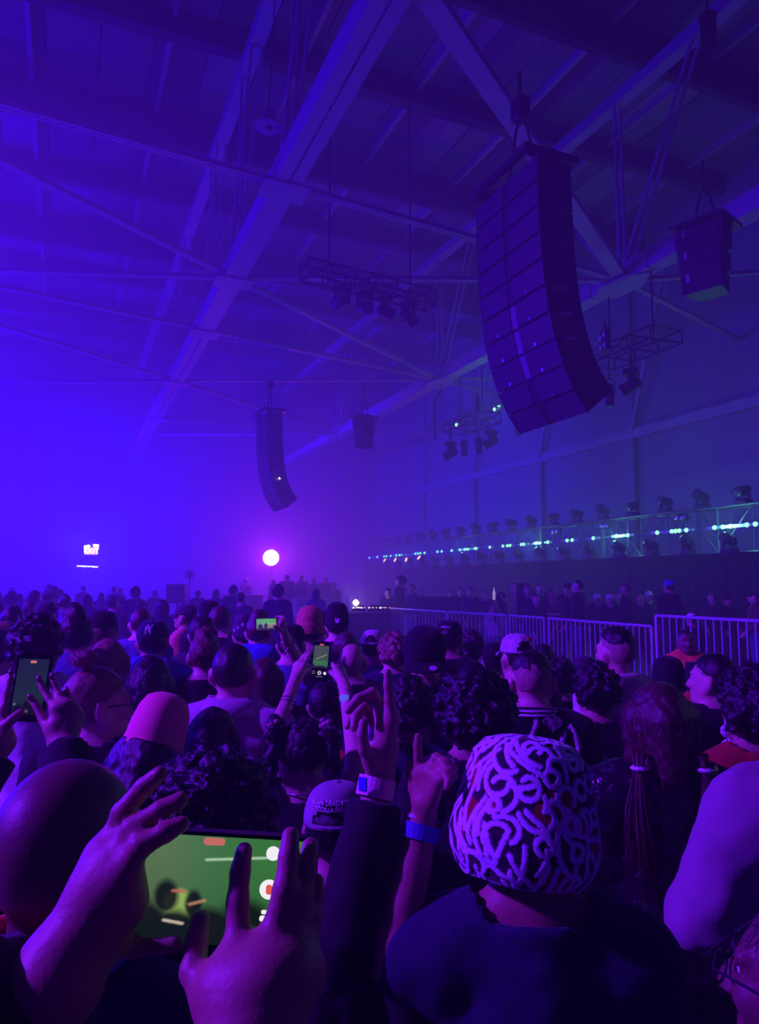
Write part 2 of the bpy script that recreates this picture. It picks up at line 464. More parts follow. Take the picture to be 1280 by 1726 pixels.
# bars of green lamps along the rig
bars = [[617.5 + 5, 635.7], [647.2, 651.2, 658.2], [667.5, 673.1], [699.8, 704, 708.3, 715.3], [737, 744.3], [761.1], [774.9], [783.4, 788.4], [800.2, 802.9], [825.5],
        [847.5, 855, 859.6], [878.4, 882.6], [902.3, 905.1], [923.4], [956, 964.4], [1000.1], [1039.5, 1058.4], [1108.4], [1132.9, 1139.4, 1145.8, 1157.6], [1205.4, 1219.5, 1233.5], [1260.3, 1274.9]]
for bi, pxs in enumerate(reversed(bars)):
    us = []
    for p in pxs:
        Y = on_v(p, SV - .34); us.append(Y * (AU.x * (p - CX) / FPX + AU.y))
    uc = sum(us) / len(us)
    root = empty('lamp_bar', hall(uc, SV - .30, 3.24), HALL_ROT, 'bar of %s glowing green on the rig, %s from the right edge' % (('one lamp', 'two lamps', 'three lamps', 'four lamps')[len(us) - 1], ORD[bi] if bi < 20 else 'last'), 'stage light', 'green lamp bars on the rig')
    span = max(us) - min(us) + .5
    MB().box((.02, 0, .03), (.07, span, .09), bevel=.015).build('housing', GALV, root)
    MB().box((.077, 0, .03), (.10, .06, .12)).build('clamp', BLACK, root)
    for uu in us:
        mb = MB(); mb.lathe([(.058, 0), (.048, .03), (.02, .045)], 12, Matrix.Rotation(-math.pi / 2, 3, 'Y'), (-.015, uu - uc, .03))
        mb.build('lamp', GREEN_E, root, smooth=True)
for (u, p) in ((13.0, 42), (17.0, 36), (21.0, 26), (26.0, 15), (32.0, 10)):
    lamp('green_lamp_light', hall(u, SV - .45, 3.27), p, (0.16, 1.0, 0.55), 0.12)
# twin blinders above the bars
for i, u in enumerate((14.6, 17.6, 20.0)):
    root = empty('twin_blinder', hall(u, SV - .30, 3.52), HALL_ROT, 'unlit twin-lens blinder under the top rail of the rig, %s from the right edge' % ORD[i], 'stage light', 'twin blinders on the rig')
    MB().box((.06, 0, .1), (.12, .42, .2), bevel=.02).build('housing', BLACK, root)
    for y in (-.1, .1):
        mb = MB(); mb.lathe([(.085, 0), (.075, .02), (.03, .035)], 14, Matrix.Rotation(-math.pi / 2, 3, 'Y'), (0, y, .1)); mb.build('lens', CHROME, root, smooth=True)

# ---- line arrays: curved hangs of wide cabinets throwing towards -V
def line_array(label, u, v, ztop, n=10):
    root = empty('line_array', hall(u, v, ztop), HALL_ROT, label, 'loudspeaker')
    # local frame: x = V (behind the grille), y = U (width), z up; the front upper edge of the first cabinet at the origin
    W, H, D = 1.50, .345, .56
    fr = MB()
    for y in (.12, W - .12): fr.box((D / 2, y, .1), (D + .1, .09, .12))
    for x in (-.1, D * .5, D + .1): fr.box((x, W / 2, .1), (.08, W - .1, .1))
    bf = fr.build('rigging_frame', BLACK, root)
    cb = MB()
    cb.tube([(D / 2, W / 2 - .35, .14), (D / 2, W / 2 - .1, .9), (D / 2, W / 2, .95)], .02, 6)
    cb.tube([(D / 2, W / 2 + .35, .14), (D / 2, W / 2 + .1, .9), (D / 2, W / 2, .95)], .02, 6)
    cb.tube([(D / 2, W / 2, .95), (D / 2, W / 2, ZC + .1 - ztop)], .03, 6)
    cb.build('hoist_chain', CABLE, root)
    MB().box((D / 2, W / 2, 1.12), (.2, .26, .34), bevel=.04).build('hoist_motor', BLACK, root)
    x, z, a = 0.0, 0.0, 0.0
    angs = [0.5, 1, 1.8, 3.2, 5.5, 9, 13.5, 19.5, 28, 38][:n]
    for i in range(n):
        a = math.radians(angs[i])
        ca, sa = math.cos(a), math.sin(a)
        def T(px, py, pz, x=x, z=z, ca=ca, sa=sa):     # px back from the front, pz down
            return Vector((x + px * ca + pz * sa, py, z + px * sa - pz * ca))
        g = .008
        mb = MB()                                       # trapezoid cabinet: narrower in height at the back
        hb = H * .9
        pts = [T(.03, .02, g), T(.03, W - .02, g), T(.03, W - .02, H - g), T(.03, .02, H - g), T(D, .05, (H - hb) / 2), T(D, W - .05, (H - hb) / 2), T(D, W - .05, (H + hb) / 2), T(D, .05, (H + hb) / 2)]
        mb.add(pts, [(0, 1, 2, 3), (7, 6, 5, 4), (0, 4, 5, 1), (1, 5, 6, 2), (2, 6, 7, 3), (3, 7, 4, 0)])
        cab = mb.build('cabinet', BLACK, root)
        def slab(x0, x1, y0, y1, z0, z1, name, m_, par):
            q = MB(); q.add([T(px, py, pz) for px in (x0, x1) for py in (y0, y1) for pz in (z0, z1)], [(0, 1, 3, 2), (4, 6, 7, 5), (0, 4, 5, 1), (2, 3, 7, 6), (0, 2, 6, 4), (1, 5, 7, 3)])
            return q.build(name, m_, par)
        slab(0, .035, .02, W * .5 - .07, g + .012, H - g - .012, 'grille', GRILLE, cab)
        slab(0, .035, W * .5 + .07, W - .02, g + .012, H - g - .012, 'grille', GRILLE, cab)
        slab(.012, .04, W * .5 - .065, W * .5 + .065, g + .012, H - g - .012, 'horn_slot', HORN if 5 <= i <= 7 else BLACK, cab)
        slab(-.004, .02, 0, .02, g, H - g, 'side_rail', BLACK, cab)
        slab(-.004, .02, W - .02, W, g, H - g, 'side_rail', BLACK, cab)
        if i >= 4:
            for yy in (W * .27, W * .77): slab(-.008, .01, yy - .018, yy + .018, H - .07, H - .03, 'badge', CHROME, cab)
        if i in (5, 6, 7):
            slab(.14, .34, -.012, .03, .03, .07, 'side_handle', CHROME, cab)
        x, z = x + H * sa, z - H * ca
    return root
line_array('huge black curved line array speaker hanging over the crowd at right', 7.25, 5.30, CAMZ + 5.45)
LA2 = line_array('distant hazy black line array speaker hanging over the glowing ball lamp', 23.8, 6.10, CAMZ + 5.85)
mb = MB(); mb.lathe([(.03, 0), (.02, .03)], 8, None, (.45, -.05, -2.3)); mb.build('pilot_lamp', WHITE_E, LA2)

def box_cluster(label, px0, px1, py0, py1, Y):
    c = at((px0 + px1) / 2, py0, Y)
    h = (py1 - py0) * Y / FPX; w = (px1 - px0) * Y / FPX
    root = empty('hung_speaker', c, HALL_ROT + .35, label, 'loudspeaker')
    n = 3; z = 0; wy = w * .8
    for i in range(n):
        hh = h / n
        mb = MB(); y0, y1 = -wy / 2 + .04 * i, wy / 2 - .02 * i
        sh = .05 * i
        pts = [(-.35 + sh, y0, z - .01), (-.35 + sh, y1, z - .01), (-.35 + sh + .04, y1 - .01, z - hh + .01), (-.35 + sh + .04, y0 + .01, z - hh + .01), (.35, y0 + .1, z - .03), (.35, y1 - .1, z - .03), (.32, y1 - .1, z - hh + .03), (.32, y0 + .1, z - hh + .03)]
        mb.add(pts, [(0, 1, 2, 3), (7, 6, 5, 4), (0, 4, 5, 1), (1, 5, 6, 2), (2, 6, 7, 3), (3, 7, 4, 0)])
        cab = mb.build('cabinet', BLACK, root)
        q = MB(); q.box((-.36 + sh + .02, 0, z - hh / 2), (.03, wy - .12, hh - .06), Matrix.Rotation(-.1, 3, 'Y')); q.build('grille', GRILLE, cab)
        q = MB(); q.box((-.385 + sh + .02, wy * .28, z - hh * .3), (.012, .05, .14)); q.build('badge', CHROME, cab)
        z -= hh
    MB().box((0, 0, .05), (.8, wy + .1, .07)).build('rigging_frame', BLACK, root)
    mb = MB()
    for y in (-.2, .2): mb.tube([(0, y, .08), (0, y * .3, .7)], .018, 6)
    mb.tube([(0, 0, .7), (0, 0, ZC + .2 - c.z)], .025, 6); mb.build('hoist_chain', CABLE, root)
    return root
box_cluster('black speaker cluster hanging beside the right roof node', 1138, 1242, 388, 505, 11.8)
box_cluster('small hazy black speaker box hanging below the middle roof beam', 598, 632, 706, 758, 25.3)

# ---- lamp pods under the second beam
def par_can(label, loc, group):
    root = empty('par_can', loc, 0, label, 'stage light', group)
    mb = MB(); mb.lathe([(.06, .0), (.09, -.04), (.1, -.1), (.1, -.52), (.108, -.54), (.09, -.545)], 14); mb.build('barrel', BLACK, root)
    mb = MB(); mb.tube([(-.12, 0, -.25), (-.12, 0, .05), (0, 0, .12), (.12, 0, .05), (.12, 0, -.25)], .012, 6); mb.build('yoke', BLACK, root)
    return root
def four_blinder(label, loc, rotz):
    root = empty('four_lens_blinder', loc, rotz, label, 'stage light')
    MB().box((.06, 0, 0), (.12, .46, .5), bevel=.02).build('housing', BLACK, root)
    for y in (-.12, .12):
        for z in (-.12, .12):
            mb = MB(); mb.lathe([(.085, 0), (.075, .02), (.03, .035)], 14, Matrix.Rotation(-math.pi / 2, 3, 'Y'), (0, y, z)); mb.build('lens', CHROME, root, smooth=True)
    mb = MB(); mb.tube([(.06, 0, .25), (.06, 0, .45)], .02, 6); mb.build('clamp', BLACK, root)
    return root
def pod(px, py, Y, name_place, lens_rotz, greens, heads, cans, blind):
    c = at(px, py, Y)
    root = truss_section('pod_truss', 2.2, .9, .34, 3, 'dark truss frame of lamps hung %s' % name_place, 'truss', None, .025, c + AU * -1.1, HALL_ROT)
    for p in root.children: p.data.materials.clear(); p.data.materials.append(BLACK)
    mb = MB()
    for y in (.4, 1.8): mb.tube([(0, y, .3), (0, y, ZC + .1 - c.z)], .022, 6)
    mb.build('hoist_chain', CABLE, root)
    for i, (x, y) in enumerate(greens):
        p = at(x, y, Y - .2)
        r = empty('lamp_bar', p, HALL_ROT, 'short bar with a green glowing lamp %s%s' % (name_place, ', ' + ('lower' if i == 0 else ('upper left', 'upper right')[i - 1]) if len(greens) > 1 else ''), 'stage light', 'green pod lamps')
        MB().box((.05, 0, 0), (.08, .5, .1), bevel=.02).build('housing', BLACK, r)
        mb = MB(); mb.lathe([(.06, 0), (.05, .03), (.02, .05)], 12, Matrix.Rotation(-math.pi / 2, 3, 'Y'), (0, 0, 0)); mb.build('lamp', GREEN_E, r, smooth=True)
        mb = MB(); mb.tube([(.05, 0, .04), (.05, 0, c.z - p.z + .05)], .015, 6); mb.build('hanger', BLACK, r)
    for i, (x, y) in enumerate(heads):
        p = at(x, y, Y + .1)
        r = moving_head('moving_head', 'black moving head lamp hanging from the frame %s%s' % (name_place, (', left one', ', right one')[i] if len(heads) > 1 else ''), p + AZ * .45, -HALL_ROT, .5, True, None, GLASSM, 1.15)
        mb = MB(); mb.tube([(0, 0, 0), (0, 0, -max(.1, (c.z - p.z - .45) / 1.15 + .03))], .03, 6); mb.build('clamp', BLACK, r)
    for i, (x, y) in enumerate(cans):
        p = at(x, y, Y + .25)
        r = par_can('long dark par can pointing down %s, %s from the left' % (name_place, ORD[i]), p + AZ * .3, 'par cans on the pods')
        mb = MB(); mb.tube([(0, 0, .11), (0, 0, max(.2, c.z - p.z - .28))], .015, 6); mb.build('hanger', BLACK, r)
    for (x, y) in blind:
        b = four_blinder('square blinder of four lenses %s' % name_place, at(x, y, Y - .3), HALL_ROT - .4)
pod(1065, 600, 16.5, 'behind the huge line array', 0, [], [(1065, 655)], [(1028, 668)], [(1016, 574)])
pod(795, 722, 23.6, 'below the middle roof node', 0, [(770, 716), (834, 690), (842, 686)], [(760, 768), (829, 748)], [(783, 757), (808, 752), (873, 722)], [(802, 684)])
lamp('green_lamp_light', at(838, 690, 23.1), 18, (0.16, 1.0, 0.55), 0.1)

# dark lamp truss crossing behind the first beam
ta, tb = at_z(512, 470, CAMZ + 6.35), at_z(728, 522, CAMZ + 6.35)
L = (tb - ta).length
tr = truss_section('overhead_truss', L, .42, .42, 6, 'dark lamp truss hung across the hall behind the first roof beam', 'truss', None, .03, ta, math.atan2((tb - ta).y, (tb - ta).x) - math.pi / 2)
for p in tr.children: p.data.materials.clear(); p.data.materials.append(PURLIN)
mb = MB()
for y in (.6, L - .6): mb.tube([(0, y, .4), (0, y, ZT - ta.z)], .02, 6)
mb.build('hoist_chain', CABLE, tr)
for i, t in enumerate((.28, .45, .62, .8)):
    r = moving_head('moving_head', 'dark lamp hanging from the truss behind the first roof beam, %s from the left' % ORD[i], ta + (tb - ta) * t + AZ * .02, 1.0 + i, .4, True, 'lamps on the overhead truss')
# old high-bay lamp and chain bag
p = at(453, 214, 11.2)
r = empty('high_bay_lamp', p, 0, 'round old high-bay lamp hanging beside the broad roof beam', 'lamp')
mb = MB(); mb.lathe([(.02, .34), (.07, .3), (.09, .18), (.2, .04), (.23, .0), (.21, -.005)], 20); mb.build('shade', STEEL, r, smooth=True)
mb = MB(); mb.lathe([(.05, .03), (.06, -.02), (.03, -.05)], 12); mb.build('bulb', GLASSM, r, smooth=True)
mb = MB(); mb.tube([(0, 0, .33), (.05, 0, 1.5), (.12, 0, ZT + .3 - p.z)], .012, 6); mb.build('cord', CABLE, r)
p = at(1196, 84, 11.4)
r = empty('chain_bag', p, 0, 'black chain bag hanging at the top of the right web member', 'bag')
mb = MB(); mb.lathe([(.06, 0), (.12, .03), (.13, .4), (.14, .62), (.12, .64)], 12); mb.build('pouch', DRAPE, r)
mb = MB(); mb.tube([(0, 0, .6), (0, 0, ZT + .1 - p.z)], .02, 6); mb.build('chain', CABLE, r)
# cables looping along the second beam
for (pts, lab) in (([(745, 648), (742, 665), (734, 672), (733, 700), (735, 740)], 'black cable dropping from the middle roof node'), ([(1075, 440), (1082, 430), (1085, 445), (1080, 458), (1072, 470)], 'black cable loop tied round the right roof node')):
    q = [at(x, y, 16.6 if x > 900 else 24.9) for x, y in pts]
    mb = MB(); c = q[0]; mb.tube([p - c for p in q], .03, 6); o = mb.build('cable', CABLE); o.location = c; tag(o, lab, 'cable')

# ---- the glowing ball lamp, exit sign and strip light at the far side
BALL = at(457, 940, 33.0)
to_cam = (Vector((0, 0, CAMZ)) - BALL).normalized()
r = empty('follow_spot', (BALL.x, BALL.y, 0), math.atan2(to_cam.y, to_cam.x), 'blinding white round lamp on a stand facing the crowd', 'stage light')
BALL_E = mat('follow spot lens', (1, 1, 1), 0.3, emit=(1.0, 0.72, 1.0), estr=10)
mb = MB(); mb.lathe([(.2, -.6), (.28, -.5), (.36, -.1), (.39, 0), (.36, .005)], 24, Matrix.Rotation(math.pi / 2, 3, 'Y'), (0, 0, BALL.z)); mb.build('lamp_housing', BLACK, r, smooth=True)
mb = MB(); mb.lathe([(.36, .0), (.32, .03), (.18, .06)], 24, Matrix.Rotation(math.pi / 2, 3, 'Y'), (.005, 0, BALL.z)); mb.build('lens', BALL_E, r, smooth=True)
mb = MB(); mb.tube([(-.3, 0, .0), (-.3, 0, BALL.z - .3)], .04, 8); mb.build('pole', BLACK, r)
mb = MB()
for k in range(3): mb.tube([(-.3, 0, .6), (-.3 + .5 * math.cos(k * 2.1), .5 * math.sin(k * 2.1), .02)], .02, 6)
mb.build('tripod', BLACK, r)
lamp('follow_spot_light', BALL + to_cam * .25, 2500, (0.60, 0.008, 1.0), 0.3, 150, (0, 0, CAMZ), 0.9)

ex = at(154, 927, 38.0)
r = empty('exit_sign', ex, math.atan2(-ex.y, -ex.x) + math.pi / 2, 'lit exit sign with two emergency lamp heads on the hazy far side', 'sign')
SIGN_E = mat('sign face', (1, .6, .9), .5, emit=(1.0, 0.35, 0.9), estr=6)
LETTER_E = mat('sign letters', (1, 1, 1), .5, emit=(1.0, 0.85, 1.0), estr=24)
MB().box((0, 0, -.06), (.72, .1, .42), bevel=.02).build('housing', STEEL, r)
MB().box((0, -.052, -.06), (.66, .012, .36)).build('face', SIGN_E, r)
def text_mesh(name, s, size, m_, parent, M, extrude=.004, align='CENTER'):
    cu = bpy.data.curves.new(name, 'FONT'); cu.body = s; cu.size = size; cu.extrude = extrude; cu.align_x = align; cu.align_y = 'CENTER'; cu.resolution_u = 2
    o = new_obj(name, cu); dg = bpy.context.evaluated_depsgraph_get(); dg.update()
    me = bpy.data.meshes.new_from_object(o.evaluated_get(dg)); bpy.data.objects.remove(o)
    me.materials.clear(); me.materials.append(m_)
    me.transform(M)
    return new_obj(name, me, parent)
STAND = Matrix.Rotation(math.pi / 2, 4, 'X')
text_mesh('lettering', 'EXIT', .36, LETTER_E, r, Matrix.Translation((0, -.062, -.07)) @ STAND, .006)
for s in (-1, 1):
    mb = MB(); mb.box((s * .22, -.03, .2 + .03 * s), (.3, .14, .13), Matrix.Rotation(s * .12, 3, 'Y'), .03); mb.build('emergency_lamp', WHITE_E, r)
mb = MB(); mb.tube([(0, .02, .14), (0, .02, ZC - ex.z + .2)], .015, 6); mb.build('hanger', BLACK, r)
p = at(142, 954.5, 38.5)
r = empty('strip_light', p, math.atan2(-p.y, -p.x) + math.pi / 2, 'thin white strip light on the hazy far side below the exit sign', 'lamp')
MB().box((0, .04, 0), (1.55, .06, .08)).build('housing', STEEL, r)
MB().box((.15, -.01, -.01), (1.0, .04, .035), Matrix.Rotation(.06, 3, 'Y')).build('tube', WHITE_E, r)
mb = MB(); mb.bar((0, .09, -p.z), (0, .09, .05), .1, .06); mb.build('post', STEEL, r)

# ---- crowd barriers
def barrier(label, a, b, ztop, gap, group='crowd barriers before the stage', z0=0.0):
    a, b = Vector((a[0], a[1], z0)), Vector((b[0], b[1], z0)); d = b - a; L = d.length
    root = empty('crowd_barrier', a, math.atan2(d.y, d.x), label, 'barrier', group)
    H = ztop - z0
    for t in np.linspace(0, 1, max(2, int(L / .25))): OBST.append((a.x + d.x * t, a.y + d.y * t, .12, .12))
    for x in (.0, L): mb = MB(); mb.tube([(x, 0, .03), (x, 0, H)], .024, 8); mb.build('post', GALV, root)
    mb = MB(); mb.tube([(0, 0, H), (L, 0, H)], .024, 8); mb.build('top_rail', GALV, root)
    mb = MB(); mb.tube([(0, 0, .18), (L, 0, .18)], .02, 8); mb.build('bottom_rail', GALV, root)
    n = max(2, int(L / gap)); me = None
    for i in range(1, n):
        if me is None:
            mb = MB(); mb.tube([(0, 0, .18), (0, 0, H)], .0105, 6); me = mb.mesh('bar', GALV)
        o = new_obj('bar', me, root); o.location = (L * i / n, 0, 0)
    for x in (.25, L - .25):
        mb = MB(); mb.bar((x, -.3, .02), (x, .3, .02), .06, .03); mb.bar((x, 0, .03), (x, 0, .19), .05, .03, up=Vector((0, 1, 0))); mb.build('foot', GALV, root)
    return root
def gp(px, Y): return ((px - CX) / FPX * Y, Y)
barrier('crowd barrier at the left end of the row, next to the booth', gp(661, 19.4), gp(752, 17.0), 1.22, .15)
barrier('crowd barrier second from the left, below the group behind it', gp(755, 16.95), gp(852, 15.1), 1.22, .15)
barrier('short slanting crowd barrier in the middle of the row', gp(858, 15.0), gp(915, 13.9), 1.22, .11)
barrier('crowd barrier left of the tall one, behind the undercut man', gp(923, 13.7), gp(1094, 11.1), 1.22, .135)
barrier('tall crowd barrier behind the guard in the orange jacket', gp(1102, 11.0), gp(1330, 8.95), 1.385, .125)
barrier('hazy crowd barrier before the distant silhouettes', gp(466, 26.2), gp(560, 25.6), 1.24, .16)
barrier('hazy second barrier behind the first before the silhouettes', gp(498, 27.0), gp(556, 26.6), 1.34, .16)

# ---- DJ booth with gear
BY = 19.6
x0, x1 = gp(561, BY)[0], gp(659, BY)[0]
bt = empty('booth_table', ((x0 + x1) / 2, BY, 0), 0, 'dark draped table of the booth left of the barrier row', 'table')
W = x1 - x0
OBST.append(((x0 + x1) / 2, BY, W / 2 + .05, .5))
MB().box((0, 0, 1.1), (W, .9, .06), bevel=.01).build('table_top', BLACK, bt)
mb = MB(); n = 24; vs = []
for i in range(n + 1):
    xx = -W / 2 + W * i / n; vs += [(xx, -.44 - .02 * (i % 2), .01), (xx, -.44 - .012 * (i % 2), 1.08)]
mb.add(vs, [(2 * i, 2 * i + 2, 2 * i + 3, 2 * i + 1) for i in range(n)]); mb.build('front_drape', DRAPE, bt)
for sx in (-1, 1):
    for sy in (-.35, .38): mb = MB(); mb.bar((sx * (W / 2 - .05), sy, 0), (sx * (W / 2 - .05), sy, 1.08), .04); mb.build('leg', BLACK, bt)
def deck(label, x, w, lights):
    r = empty('player_deck', (x, BY, 1.13), 0, label, 'music player', 'decks on the booth table')
    MB().box((0, 0, .05), (w, .4, .1), bevel=.012).build('body', BLACK, r)
    mb = MB(); mb.lathe([(.1, .1), (.1, .115), (.09, .12)], 18, None, (0, -.03, 0)); mb.build('jog_wheel', CHROME, r)
    MB().box((0, .16, .13), (w * .7, .03, .1), Matrix.Rotation(.4, 3, 'X')).build('screen', BLACK, r)
    for i in range(lights):
        MB().box((-w * .4 + w * .8 * i / max(1, lights - 1), -.19, .106), (.018, .018, .014)).build('button_light', AMBER_E if i % 3 else WHITE_E, r)
deck('player deck beside the glowing booth lamp', gp(606, BY)[0], .36, 5)
deck('player deck in the middle of the booth table', gp(632, BY)[0], .36, 4)
deck('player deck at the booth end nearest the barrier', gp(650, BY)[0], .3, 3)
lp = at(600, 1016, BY - .05)
r = empty('booth_lamp', (lp.x, lp.y, 1.13), 0, 'small warm white glowing lamp on the booth table', 'lamp')
mb = MB(); mb.lathe([(.07, 0), (.07, .02), (.015, .03), (.015, lp.z - 1.2)], 12); mb.build('stand', BLACK, r)
mb = MB(); mb.lathe([(.02, -.08), (.065, -.04), (.08, 0), (.065, .045), (.02, .08)], 16, None, (0, 0, lp.z - 1.13)); mb.build('bulb', mat('warm bulb', (1, .7, .4), .4, emit=(1, .62, .35), estr=22), r, smooth=True)
lamp('booth_lamp_light', lp + Vector((0, -.05, .14)), 14, (1, .55, .35), .06)
# frame of a clear screen at the booth end
mb = MB(); q = gp(590, BY - .3)
for dx in (0, .05): mb.tube([(dx, 0, 1.13 - 0), (dx, 0, 1.50)], .012, 6)
o = mb.build('microphone_stand', GALV); o.location = (q[0], q[1] + .1, 0); tag(o, 'thin metal stand left of the glowing booth lamp', 'stand')

# wedge monitor on a road case, tall speaker, low white table
c = gp(748, 19.6)
rc = empty('road_case', (c[0], c[1], 0), -.15, 'dark road case carrying the wedge speaker behind the barrier', 'case')
MB().box((0, 0, .56), (1.5, .6, 1.08), bevel=.02).build('case_body', BLACK, rc)
for sx in (-1, 1):
    mb = MB(); mb.bar((sx * .74, -.3, .05), (sx * .74, -.3, 1.08), .03); mb.build('corner_trim', CHROME, rc)
for sx in (-1, 1): mb = MB(); mb.lathe([(.05, 0), (.05, .04)], 10, None, (sx * .6, 0, 0)); mb.build('wheel', BLACK, rc)
OBST.append((c[0], c[1], .95, .45))
wd = empty('wedge_speaker', (c[0], c[1], 1.1), -.15, 'dark wedge-shaped monitor speaker with a white mark on its end', 'loudspeaker')
MB().prism([(-.28, 0), (.28, 0), (.2, .38), (0, .42)], -.72, .72, lambda x, y, z: Vector((z, x, y))).build('cabinet', BLACK, wd)
MB().prism([(-.03, .02), (.03, .02), (.03, .36), (-.03, .36)], -.66, .66, lambda x, y, z: Vector((z, -.17 + y * .62 + x * .2 - .03, .04 + y * .95))).build('grille', GRILLE, wd)
mk = MB()
for (a_, b_) in (((-.10, .08), (-.02, .25)), ((-.02, .25), (.08, .10)), ((-.06, .16), (.05, .17))): mk.bar((-.727, a_[0], a_[1]), (-.727, b_[0], b_[1]), .025, .012, up=Vector((1, 0, 0)))
mk.build('mark', CHROME, wd)
c = gp(874, 17.5)
ts = empty('tall_speaker', (c[0], c[1], 0), .3, 'tall narrow black speaker stack behind the barrier', 'loudspeaker')
OBST.append((c[0], c[1], .35, .35))
MB().box((0, 0, .55), (.42, .5, 1.08), bevel=.02).build('bass_cabinet', BLACK, ts)
MB().box((0, 0, 1.5), (.32, .36, .76), bevel=.02).build('cabinet', BLACK, ts)
MB().box((0, -.19, 1.5), (.27, .02, .7)).build('grille', GRILLE, ts)
MB().box((0, -.26, .55), (.36, .02, .98)).build('grille', GRILLE, ts)
c = gp(913, 15.9)
tb_ = empty('low_table', (c[0], c[1], 0), .1, 'pale-topped table behind the middle of the barrier row', 'table')
OBST.append((c[0], c[1], .42, .32))
MB().box((0, 0, 1.2), (.62, .45, .04), bevel=.01).build('table_top', mat('white laminate', (.75, .75, .75), .5, 0, .05, 5), tb_)
for sx in (-.27, .27):
    for sy in (-.18, .18): mb = MB(); mb.bar((sx, sy, 0), (sx, sy, 1.18), .03); mb.build('leg', BLACK, tb_)
c = gp(1060, 18.0)
o = MB().tube([(0, 0, 0), (0, 0, 2.3)], .018, 8).build('pole', CABLE); o.location = (c[0], c[1], 0); o.name = 'lamp_stand'; tag(o, 'thin upright stand before the black stage wall', 'stand')
# far left: counter, box and round fan in the haze
c0, c1 = gp(382, 29), gp(441, 28.6)
ct = empty('bar_counter', ((c0[0] + c1[0]) / 2, 28.8, 0), 0, 'hazy bar counter left of the distant silhouettes', 'counter')
MB().box((0, 0, .7), (c1[0] - c0[0], .7, 1.4), bevel=.02).build('counter_body', PURLIN, ct)
MB().box((0, -.03, 1.44), (c1[0] - c0[0] + .08, .85, .06), bevel=.01).build('counter_top', STEEL, ct)
c = gp(301, 24)
sb = empty('speaker_box', (c[0], c[1], 0), 0, 'hazy square speaker box above the left crowd', 'loudspeaker')
MB().box((0, 0, 1.55), (.6, .5, .62), bevel=.02).build('cabinet', BLACK, sb)
MB().box((0, -.255, 1.55), (.54, .02, .55)).build('grille', GRILLE, sb)
mb = MB(); mb.tube([(0, 0, 0), (0, 0, 1.25)], .03, 8); mb.build('pole', BLACK, sb)
c = gp(321, 24.6)
fn = empty('pedestal_fan', (c[0], c[1], 0), 0, 'hazy round fan on a pole above the left crowd', 'fan')
fz = 1.85 + 16 / FPX * 24.6
mb = MB(); mb.tube([(.13 * math.cos(t * .2618), 0, fz + .13 * math.sin(t * .2618)) if False else (.15 * math.cos(t * math.pi / 12), 0, fz + .15 * math.sin(t * math.pi / 12)) for t in range(25)], .015, 6); mb.build('guard', BLACK, fn)
mb = MB()
for k in range(5): mb.box((.07 * math.cos(k * 1.257), 0, fz + .07 * math.sin(k * 1.257)), (.11, .012, .05), Matrix.Rotation(-k * 1.257, 3, 'Y'))
mb.build('blade', BLACK, fn)
mb = MB(); mb.tube([(0, .02, 0), (0, .02, fz)], .018, 8); mb.build('pole', BLACK, fn)
MB().box((0, 0, .02), (.4, .4, .04), bevel=.01).build('base', BLACK, fn)

# ------------------------------------------------------------------ figures: smooth distance fields turned into closed surfaces
def f_cap(a, b, ra, rb, k=0.02):
    return ('c', np.array(a, float), np.array(b, float), ra, rb, k)
def f_ell(c, r, R=None, k=0.02):
    return ('e', np.array(c, float), np.array(r, float), None if R is None else np.array(R, float), 0, k)
def field(P, prims, grow=0.0):
    d = None
    for (t, a, b, ra, rb, k) in prims:
        if t == 'c':
            ba = b - a; L2 = max(float(ba @ ba), 1e-12)
            pa = P - a
            h = np.clip((pa @ ba) / L2, 0, 1)
            q = pa - h[:, None] * ba
            e = np.sqrt(np.einsum('ij,ij->i', q, q)) - (ra + (rb - ra) * h)
        else:
            q = P - a
            if ra is not None: q = q @ ra
            q1 = q / b; k0 = np.sqrt(np.einsum('ij,ij->i', q1, q1)); q2 = q1 / b
            k1 = np.sqrt(np.einsum('ij,ij->i', q2, q2)) + 1e-9
            e = k0 * (k0 - 1) / k1
            e = np.where(k0 < 0.3, -float(b.min()) * .7, e)
        if d is None: d = e
        elif k <= 0: d = np.minimum(d, e)
        else:
            h = np.clip(.5 + .5 * (e - d) / k, 0, 1)
            d = e + (d - e) * h - k * h * (1 - h)
    return d - grow
CORN = np.array([(i, j, k) for i in (0, 1) for j in (0, 1) for k in (0, 1)])
EDGES = [(0, 4), (1, 5), (2, 6), (3, 7), (0, 2), (1, 3), (4, 6), (5, 7), (0, 1), (2, 3), (4, 5), (6, 7)]
